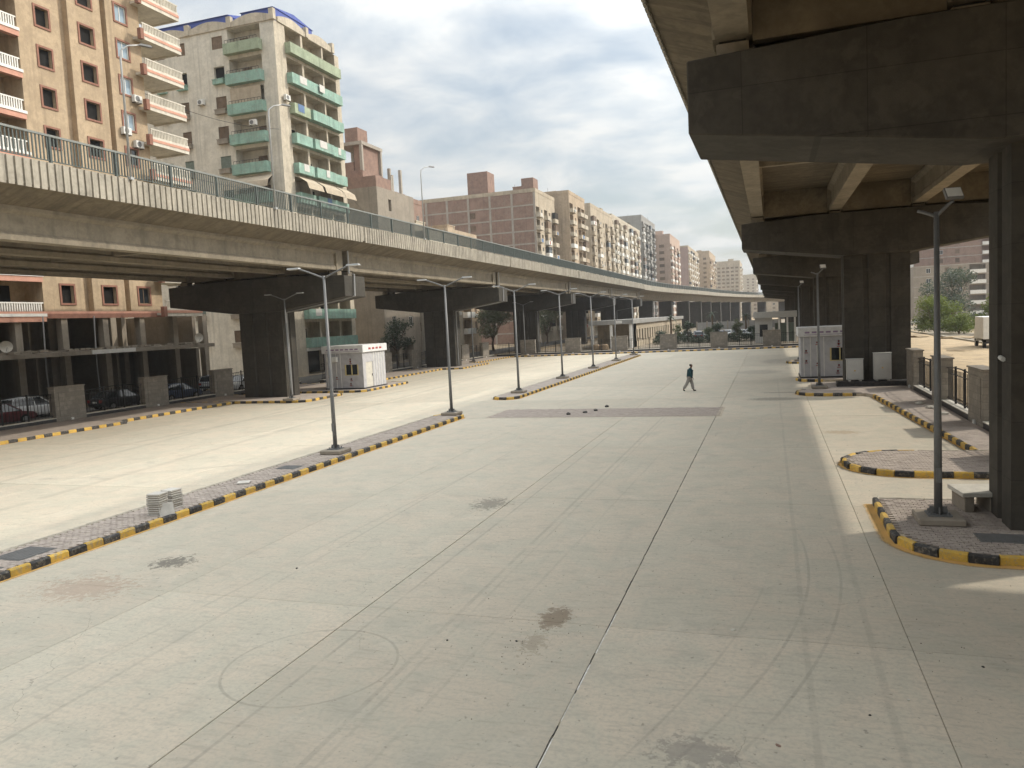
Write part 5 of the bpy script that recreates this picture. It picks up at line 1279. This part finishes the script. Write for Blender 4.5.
MB().box(-3.02, -2.98, -.02, .02, 1.0, 3.2).box(-3.03, -2.99, .3, .34, 1.3, 2.6).box(-3.03, -2.99, -.34, -.3, 1.3, 2.6).build('rear_door', 'steel_l', tr)
mb = MB(); loft(mb, [[(x, -1.0, .6), (x, -1.0, z), (x, 1.0, z), (x, 1.0, .6)] for x, z in ((2.0, 2.3), (3.0, 2.3), (3.55, 1.5), (3.7, .95))]); mb.build('cab', 'white', tr)
MB().box(-3.0, 3.3, -.5, .5, .55, .9).box(-3.05, -2.9, -1.0, 1.0, .5, .65).build('chassis', 'iron', tr)
for x in (-2.0, 2.6):
    for s in (-1, 1): t = inst(MB().tube([(0, -.14, 0), (0, .14, 0)], .42, 18).mesh('wheel', 'rubber'), 'wheel', tr, (x, s * .9, .42)); inst(MB().tube([(0, -.145, 0), (0, .145, 0)], .22, 12).mesh('rim', 'chrome'), 'rim', t)

# ------------------------------------------------------------------ gate buildings beyond the far fence
gb = tag(empty('gate_building', (-28.2, 126, -.12)), 'long low white gate building with flat roof beyond the far fence', 'building')
MB().box(-.3, 7.1, -1.0, 76, 4.0, 4.75).build('roof', 'greyb', gb, bev=.02)
hs = [(2 + k * 3.1, 3.5 + k * 3.1, 1.0, 3.0, .4, True) for k in range(23)]
mb = MB(); wall_grid(mb, (6.7, 2, 0), (0, 1, 0), (0, 0, 1), (-1, 0, 0), 0, 73.5, 0, 4.0, hs); wall_grid(mb, (0, 4.5, 0), (1, 0, 0), (0, 0, 1), (0, 1, 0), 0, 6.7, 0, 4.0, [(1.2, 5.4, .1, 2.9, .5, True)])
mb.face([(0, 4.5, 0), (0, 75, 0), (0, 75, 4), (0, 4.5, 4)]); mb.face([(6.7, 2, 0), (6.7, 4.5, 0), (6.7, 4.5, 4), (6.7, 2, 4)]); mb.build('wall', 'beige', gb)
wme = MB().box(-.35, -.3, -.75, .75, 0, 2.0).mesh('window', 'glass')
for h in hs: inst(wme, 'window', gb, (6.7, 2 + (h[0] + h[1]) / 2, 1.0))
pm_ = MB().obox((0, 0, 2), (.22, .22, 2)).mesh('post', 'white')
for x in (.2, 3.4, 6.6): inst(pm_, 'post', gb, (x, -.6, 0))
MB().box(4.3, 5.3, -1.04, -1.0, 4.15, 4.6).build('sign_board', 'white', gb)
kb = tag(empty('gate_booth', (-2.3, 127, -.12)), 'grey flat roofed gate booth beyond the fence near the right viaduct', 'building')
MB().box(-.2, 6.2, -.6, 5, 3.9, 4.85).build('roof', 'cab', kb, bev=.02)
mb = MB(); wall_grid(mb, (0, 0, 0), (1, 0, 0), (0, 0, 1), (0, 1, 0), 0, 2.6, 0, 3.9, [(.7, 1.9, 1.0, 2.9, .4, True)]); mb.face([(0, 0, 0), (0, 4.5, 0), (0, 4.5, 3.9), (0, 0, 3.9)]); mb.face([(2.6, 0, 0), (2.6, 4.5, 0), (2.6, 4.5, 3.9), (2.6, 0, 3.9)]); mb.build('wall', 'cab', kb)
inst(MB().box(-.6, .6, .3, .36, 0, 1.9).mesh('window', 'glass'), 'window', kb, (1.3, 0, 1.0))
for x in (3.6, 4.8, 5.9): inst(pm_, 'post', kb, (x, -.3, 0), 0, (.6, .6, .97))
MB().box(3.0, 5.9, 3, 4.4, 0, 3.0).build('booth', 'gshut', kb)
for k, x in enumerate((-23.6, -24.9)):
    o = MB().lathe([(.5, 0), (.62, .1), (.66, .6), (.62, 1.1), (.5, 1.25)], n=14).build('barrel', 'wood', None, (x, 113.5, -.1), smooth=False); tag(o, ['brown barrel beyond the far fence, right one of the pair', 'brown barrel beyond the far fence, left one of the pair'][k], 'barrel', 'barrels beyond the far fence')

# ------------------------------------------------------------------ trees
def leaf_cloud(n, blobs, size, seed):
    rr = random.Random(seed); mb = MB(); tot = sum(b[3] ** 2 for b in blobs)
    for (cx, cy, cz, r, sq) in blobs:
        for k in range(int(n * r * r / tot)):
            d = Vector((rr.gauss(0, 1), rr.gauss(0, 1), rr.gauss(0, 1))).normalized() * r * (rr.random() ** .45)
            p = Vector((cx + d.x, cy + d.y, cz + d.z * sq)); s = size * rr.uniform(.6, 1.4)
            a = Vector((rr.gauss(0, 1), rr.gauss(0, 1), rr.gauss(0, .6))).normalized(); b = a.cross(Vector((rr.gauss(0, 1), rr.gauss(0, 1), rr.gauss(0, 1)))).normalized()
            mb.face([p - a * s, p + b * s * .45, p + a * s, p - b * s * .45])
    return mb
def tree(name, x, y, h, r, trunk_h, lm, label, seed, n=3500, size=.16, cat='tree', group=None, z=-.1):
    rr = random.Random(seed); e = tag(empty(name, (x, y, z)), label, cat, group)
    mb = MB(); mb.tube([(0, 0, 0), (rr.uniform(-.1, .1), 0, trunk_h * .6), (rr.uniform(-.2, .2), rr.uniform(-.2, .2), trunk_h)], [.05 * h ** .7 + .05, .04 * h ** .7, .03 * h ** .7], 8)
    blobs = []
    for k in range(9):
        a = k * 2.4 + rr.uniform(-.4, .4); rad = r * rr.uniform(.25, .72); zz_ = trunk_h + (h - trunk_h) * rr.uniform(.18, .86)
        b = (math.cos(a) * rad, math.sin(a) * rad, zz_); mb.tube([(0, 0, trunk_h * .85), (b[0] * .5, b[1] * .5, (trunk_h + zz_) / 2), b], [.03 * h ** .6, .02 * h ** .6, .01 * h ** .6], 5)
        blobs.append((*b, r * rr.uniform(.3, .5), .8))
    if trunk_h < 1:
        for k in range(5): a = k * 1.3; blobs.append((math.cos(a) * r * .6, math.sin(a) * r * .6, trunk_h + r * .28, r * .36, .8))
    blobs.append((0, 0, h - r * .4, r * .42, .9)); blobs.append((0, 0, trunk_h + (h - trunk_h) * .5, r * .55, .9))
    mb.build('trunk', 'bark', e); leaf_cloud(n, blobs, size, seed).build('crown', lm, e)
tree('street_tree', -49.8, 137, 10.2, 4.6, 2.4, 'leaf1', 'grey green leafy tree seen between the left viaduct piers', 1, 6500, .17)
tree('street_tree', -48.0, 168, 9, 4.0, 2.0, 'leaf1', 'grey green tree behind the third left pier', 2, 3500, .18)
tree('street_tree', -47.5, 93, 6.5, 2.6, 2.4, 'leaf3', 'small dark street tree behind the farther left fence', 3, 2500, .14)
tree('roadside_bush', 25.0, 138, 6.6, 3.6, .3, 'leaf2', 'bright green round bush tree by the sandy road behind the near lamp', 4, 6000, .17)
tree('roadside_tree', 34.0, 172, 11.5, 5.6, 1.2, 'leaf3', 'dark blue green tree behind the bright bush on the right', 5, 6000, .22)
tree('roadside_bush', 27.4, 134, 3.2, 2.3, .1, 'leaf2', 'low green shrub beside the white box truck', 6, 3000, .13)
tree('roadside_tree', 31.0, 128, 6.6, 3.2, .6, 'leaf2', 'yellow green tree above the white box truck', 7, 4500, .17)
tree('roadside_tree', 38.5, 136, 14.0, 3.4, 5.0, 'leaf3', 'tall dark tree at the edge of the near pier on the right', 8, 4500, .2)
for k, (x, y) in enumerate(((-19.0, 142), (-16.5, 148), (-14.2, 143), (-11.0, 150), (-9.2, 144), (-6.0, 151), (-3.2, 146))):
    tree('planted_shrub', x, y, 2.6 + (k % 3) * .7, 1.3, .6, 'leaf1' if k % 2 else 'leaf3', ['leftmost', 'second from left', 'third from left', 'middle', 'third from right', 'second from right', 'rightmost'][k] + ' shrub in the planted bed beyond the far fence', 20 + k, 900, .16, 'shrub', 'shrubs beyond the far fence')
def palm(x, y, h, label, seed):
    rr = random.Random(seed); e = tag(empty('palm_tree', (x, y, -.1)), label, 'palm', 'palms beyond the far fence')
    MB().tube([(0, 0, 0), (.08, 0, h * .5), (0, .05, h)], [.26, .2, .17], 8).build('trunk', 'bark', e); mb = MB()
    for k in range(18):
        a = k * 2.4; el = rr.uniform(-.1, 1.1); L = rr.uniform(1.5, 2.1); prev = Vector((0, 0, h))
        for q in range(1, 6):
            t = q / 5; p = Vector((math.cos(a) * L * t * math.cos(el * .6), math.sin(a) * L * t * math.cos(el * .6), h + L * (math.sin(el) * t - .75 * t * t))); sd_ = Vector((-math.sin(a), math.cos(a), 0)) * .26 * (1.1 - t)
            mb.face([prev - sd_, prev + sd_, p + sd_ * .8, p - sd_ * .8]); prev = p
    mb.build('fronds', 'leaf3', e)
for k, (x, y, h) in enumerate(((-20.5, 170, 4.5), (-12.2, 176, 5.0), (-5.0, 172, 4.2))): palm(x, y, h, ['left', 'middle', 'right'][k] + ' one of three small palms past the far fence', 40 + k)

# ------------------------------------------------------------------ things on the facades
def ac_unit(x, y, z, rz, label, s=1.0):
    e = tag(empty('air_conditioner', (x, y, z), rz), label, 'air conditioner', 'outdoor units on the facades')
    MB().box(.06, .42, -.45, .45, .06, .68).build('case', 'acw', e, bev=.02)
    MB().tube([(.415, -.1, .37), (.44, -.1, .37)], .24, 16).build('fan_grille', 'steel', e)
    MB().box(0, .44, -.36, -.32, 0, .05).box(0, .44, .32, .36, 0, .05).build('bracket', 'iron', e)
Zb1 = lambda k: Z1 + k * P1 - .12
ac_unit(-53, 56.15, Zb1(6) + .35, 0, 'white outdoor unit under the third window from top on the tan block')
ac_unit(-53, 54.6, Zb1(5) + .3, 0, 'white outdoor unit below the middle right window of the tan block')
ac_unit(-53, 55.9, Zb1(4) + 2.45, 0, 'white outdoor unit just above the dark window on the tan block')
ac_unit(-53, 47.9, Zb1(3) + .3, 0, 'white outdoor unit seen through the left railing bars')
ac_unit(-53, 52.0, Zb1(3) + .3, 0, 'second white outdoor unit seen through the left railing bars')
ac_unit(-63.6, 78, Z2 + 8 * P2 + 1.6, -math.pi / 2, 'dark outdoor unit between side windows of the white block')
ac_unit(-52.9, 79.2, Z2 + 8 * P2 + 1.0, 0, 'outdoor unit on the corner strip of the white block')
ac_unit(-56.0, 77.3, Z2 + 7 * P2 + 1.6, -math.pi / 2, 'outdoor unit inside a teal corner balcony')
def dish(x, y, z, rz, label):
    e = tag(empty('satellite_dish', (x, y, z), rz), label, 'satellite dish', 'satellite dishes')
    mb = MB(); prev = None
    for k in range(6):
        r = .42 * k / 5 + .001; rg = mb.ring([(.25 * (r / .42) ** 2 * .5, r * math.cos(2 * math.pi * j / 16), .55 + r * math.sin(2 * math.pi * j / 16)) for j in range(16)])
        if prev: mb.bridge(prev, rg)
        prev = rg
    mb.build('reflector', 'coping', e, smooth=True); MB().tube([(-.05, 0, 0), (-.05, 0, .55), (.0, 0, .55)], .025, 6).build('mast', 'steel', e); MB().tube([(.05, 0, .2), (.45, 0, .5)], .012, 5).build('feed_arm', 'steel', e)
dish(-51.7, 40.6, 4.55, -.5, 'pale satellite dish on the mezzanine slab at the left picture edge')
dish(-51.8, 60.3, 4.55, -.4, 'pale satellite dish at the far end of the mezzanine slab')
# low far houses closing the view under the ramp
block_r('far_low_block', 'low pale row of houses closing the view under the far ramp', -16, 46, 640, 15, 'beige', [('w', 5 + 7 * k, 2.0) for k in range(8)], 3.05, 2, 24)
# unseen landing with steps, added out of frame to shade the near paving
st = tag(empty('added_shade_landing', (5.8, 10.0, 0)), 'added unseen concrete landing on columns, shading the near paving', 'added shade caster')
MB().box(0, 4.2, 0, 5.0, 5.0, 5.3).build('landing', 'conc', st)
MB().box(0, .18, 0, 5.0, 5.3, 6.4).box(.18, 4.2, 0, .18, 5.3, 6.4).box(.18, 4.2, 4.82, 5.0, 5.3, 6.4).build('parapet', 'parapet', st)
for x in (.5, 3.7):
    for y in (.6, 4.4): MB().obox((x, y, 2.5), (.25, .25, 2.5)).build('column', 'pier', st)
for k in range(16): MB().box(4.2 + k * .3, 4.5 + k * .3, 1.2, 3.8, 4.85 - k * .31, 5.0 - k * .31).build('step', 'conc', st)

# scrub and rubble along the sandy road
for k, (x, y, h, r, lm) in enumerate(((22.0, 150, 1.6, 1.5, 'leaf1'), (30.5, 146, 2.4, 2.2, 'leaf2'), (27.0, 158, 2.0, 1.8, 'leaf3'), (33.5, 150, 3.4, 2.4, 'leaf3'), (36.5, 186, 3.0, 3.0, 'leaf1'))):
    tree('roadside_bush', x, y, h, r, .1, lm, ['low dusty bush left of the bright round bush', 'bright low bush right of the bright round bush', 'small dark bush between the roadside trees', 'dark bush behind the low green shrub', 'dusty bush before the low brick block'][k], 80 + k, 1500, .15, 'bush', 'bushes beside the sandy road')
for k, (x, y, sx, sy, sz) in enumerate(((20.0, 128, 2.2, 3.0, .35), (24.0, 118, 1.6, 2.6, .3), (28.5, 122, 2.6, 1.8, .45), (19.0, 160, 3.0, 5.0, .5), (15.5, 82, .9, 1.3, .14), (18.0, 88, .8, 1.6, .16))):
    put_rock('soil_mound', x, y, -.12, (sx, sy, sz), 'sand', ['low soil mound at the left bend of the sandy road', 'low soil mound left of the truck', 'soil mound under the low green shrub', 'long soil bank at the far end of the sandy road', 'flat earth patch nearest the right fence', 'flat earth patch before the truck'][k], 'soil mound', 90 + k, 'soil mounds beside the sandy road')
rk = struct(MB().box(23.2, 23.5, 100, 200, -.12, .12).build('road_edge', 'kgrey'))

# hedge and dark boundary wall beyond the far fence
hd = tag(empty('hedge', (-9, 136, -.1)), 'low dark clipped hedge along the forecourt beyond the far fence', 'hedge')
leaf_cloud(7000, [(-10 + k * 1.25 + random.uniform(-.2, .2), random.uniform(-.3, .3), .6 + random.uniform(-.1, .3), .85, .8) for k in range(17)], .13, 77).build('foliage', 'leaf3', hd)
MB().box(-10.5, 10.6, -.15, .15, 0, .25).build('bed', 'kgrey', hd)
bw_ = tag(empty('boundary_wall', (-21, 236, -.1)), 'long grey boundary wall behind the far parked cars', 'wall')
MB().box(0, 24, 0, .3, 0, 2.4).build('wall', 'greyb', bw_)
for k in range(9): MB().box(k * 2.95, k * 2.95 + .4, -.08, .38, 0, 2.7).build('wall_pier', 'cement', bw_)
# cables slung between the facades
def cable(p0, p1, sag, label):
    a, b = Vector(p0), Vector(p1); pts = [a + (b - a) * (k / 14) - Vector((0, 0, sag * 4 * (k / 14) * (1 - k / 14))) for k in range(15)]
    tag(MB().tube(pts, .022, 4).build('cable', 'iron'), label, 'cable', 'cables between the buildings')
cable((-52.9, 57.3, 27.2), (-53.2, 77.9, 28.6), .7, 'upper black cable slung from the tan block to the white block')
cable((-52.9, 57.3, 20.9), (-53.2, 77.9, 21.6), .6, 'lower black cable slung from the tan block to the white block')
cable((-52.7, 92, 23.0), (-52.6, 100.5, 20.0), .4, 'short cable from the white block to the cement house')
# grit and chips scattered on the concrete
mb = MB(); rr = random.Random(15)
for k in range(520):
    cl_ = k % 5
    x, y = (rr.uniform(-15, 5), rr.uniform(8, 60)) if cl_ < 3 else (rr.choice((-15.7, 2.2)) + rr.uniform(-.5, .5) ** 1, rr.uniform(10, 40)) if cl_ == 3 else (rr.gauss(-3.6, .5), rr.gauss(11.6, .9))
    if 2.3 < x < 7.5 and (16 < y < 21 or 24 < y < 28.2 or y > 45): continue
    s_ = rr.uniform(.003, .0095); mb.obox((x, y, s_ * .5), (s_, s_ * rr.uniform(.5, 1), s_ * .5), rr.uniform(0, 3), top=.7)
o = stuff(mb.build('grit', 'stone')); o['label'] = 'dark grit and chips scattered over the concrete yard'; o['category'] = 'grit'
# dusty city air
hz = MB().box(-2600, 2600, -620, 4020, -1.7, 60).mesh('haze', 'sand'); hz.materials.clear()
hm = bpy.data.materials.new('dusty_air'); hm.use_nodes = True; hm.node_tree.nodes.clear()
ho = hm.node_tree.nodes.new('ShaderNodeOutputMaterial'); hv = hm.node_tree.nodes.new('ShaderNodeVolumePrincipled')
hv.inputs['Color'].default_value = (.86, .88, .90, 1); hv.inputs['Density'].default_value = .00034; hv.inputs['Anisotropy'].default_value = .2
hm.node_tree.links.new(hv.outputs[0], ho.inputs['Volume']); hz.materials.append(hm)
stuff(inst(hz, 'haze'))
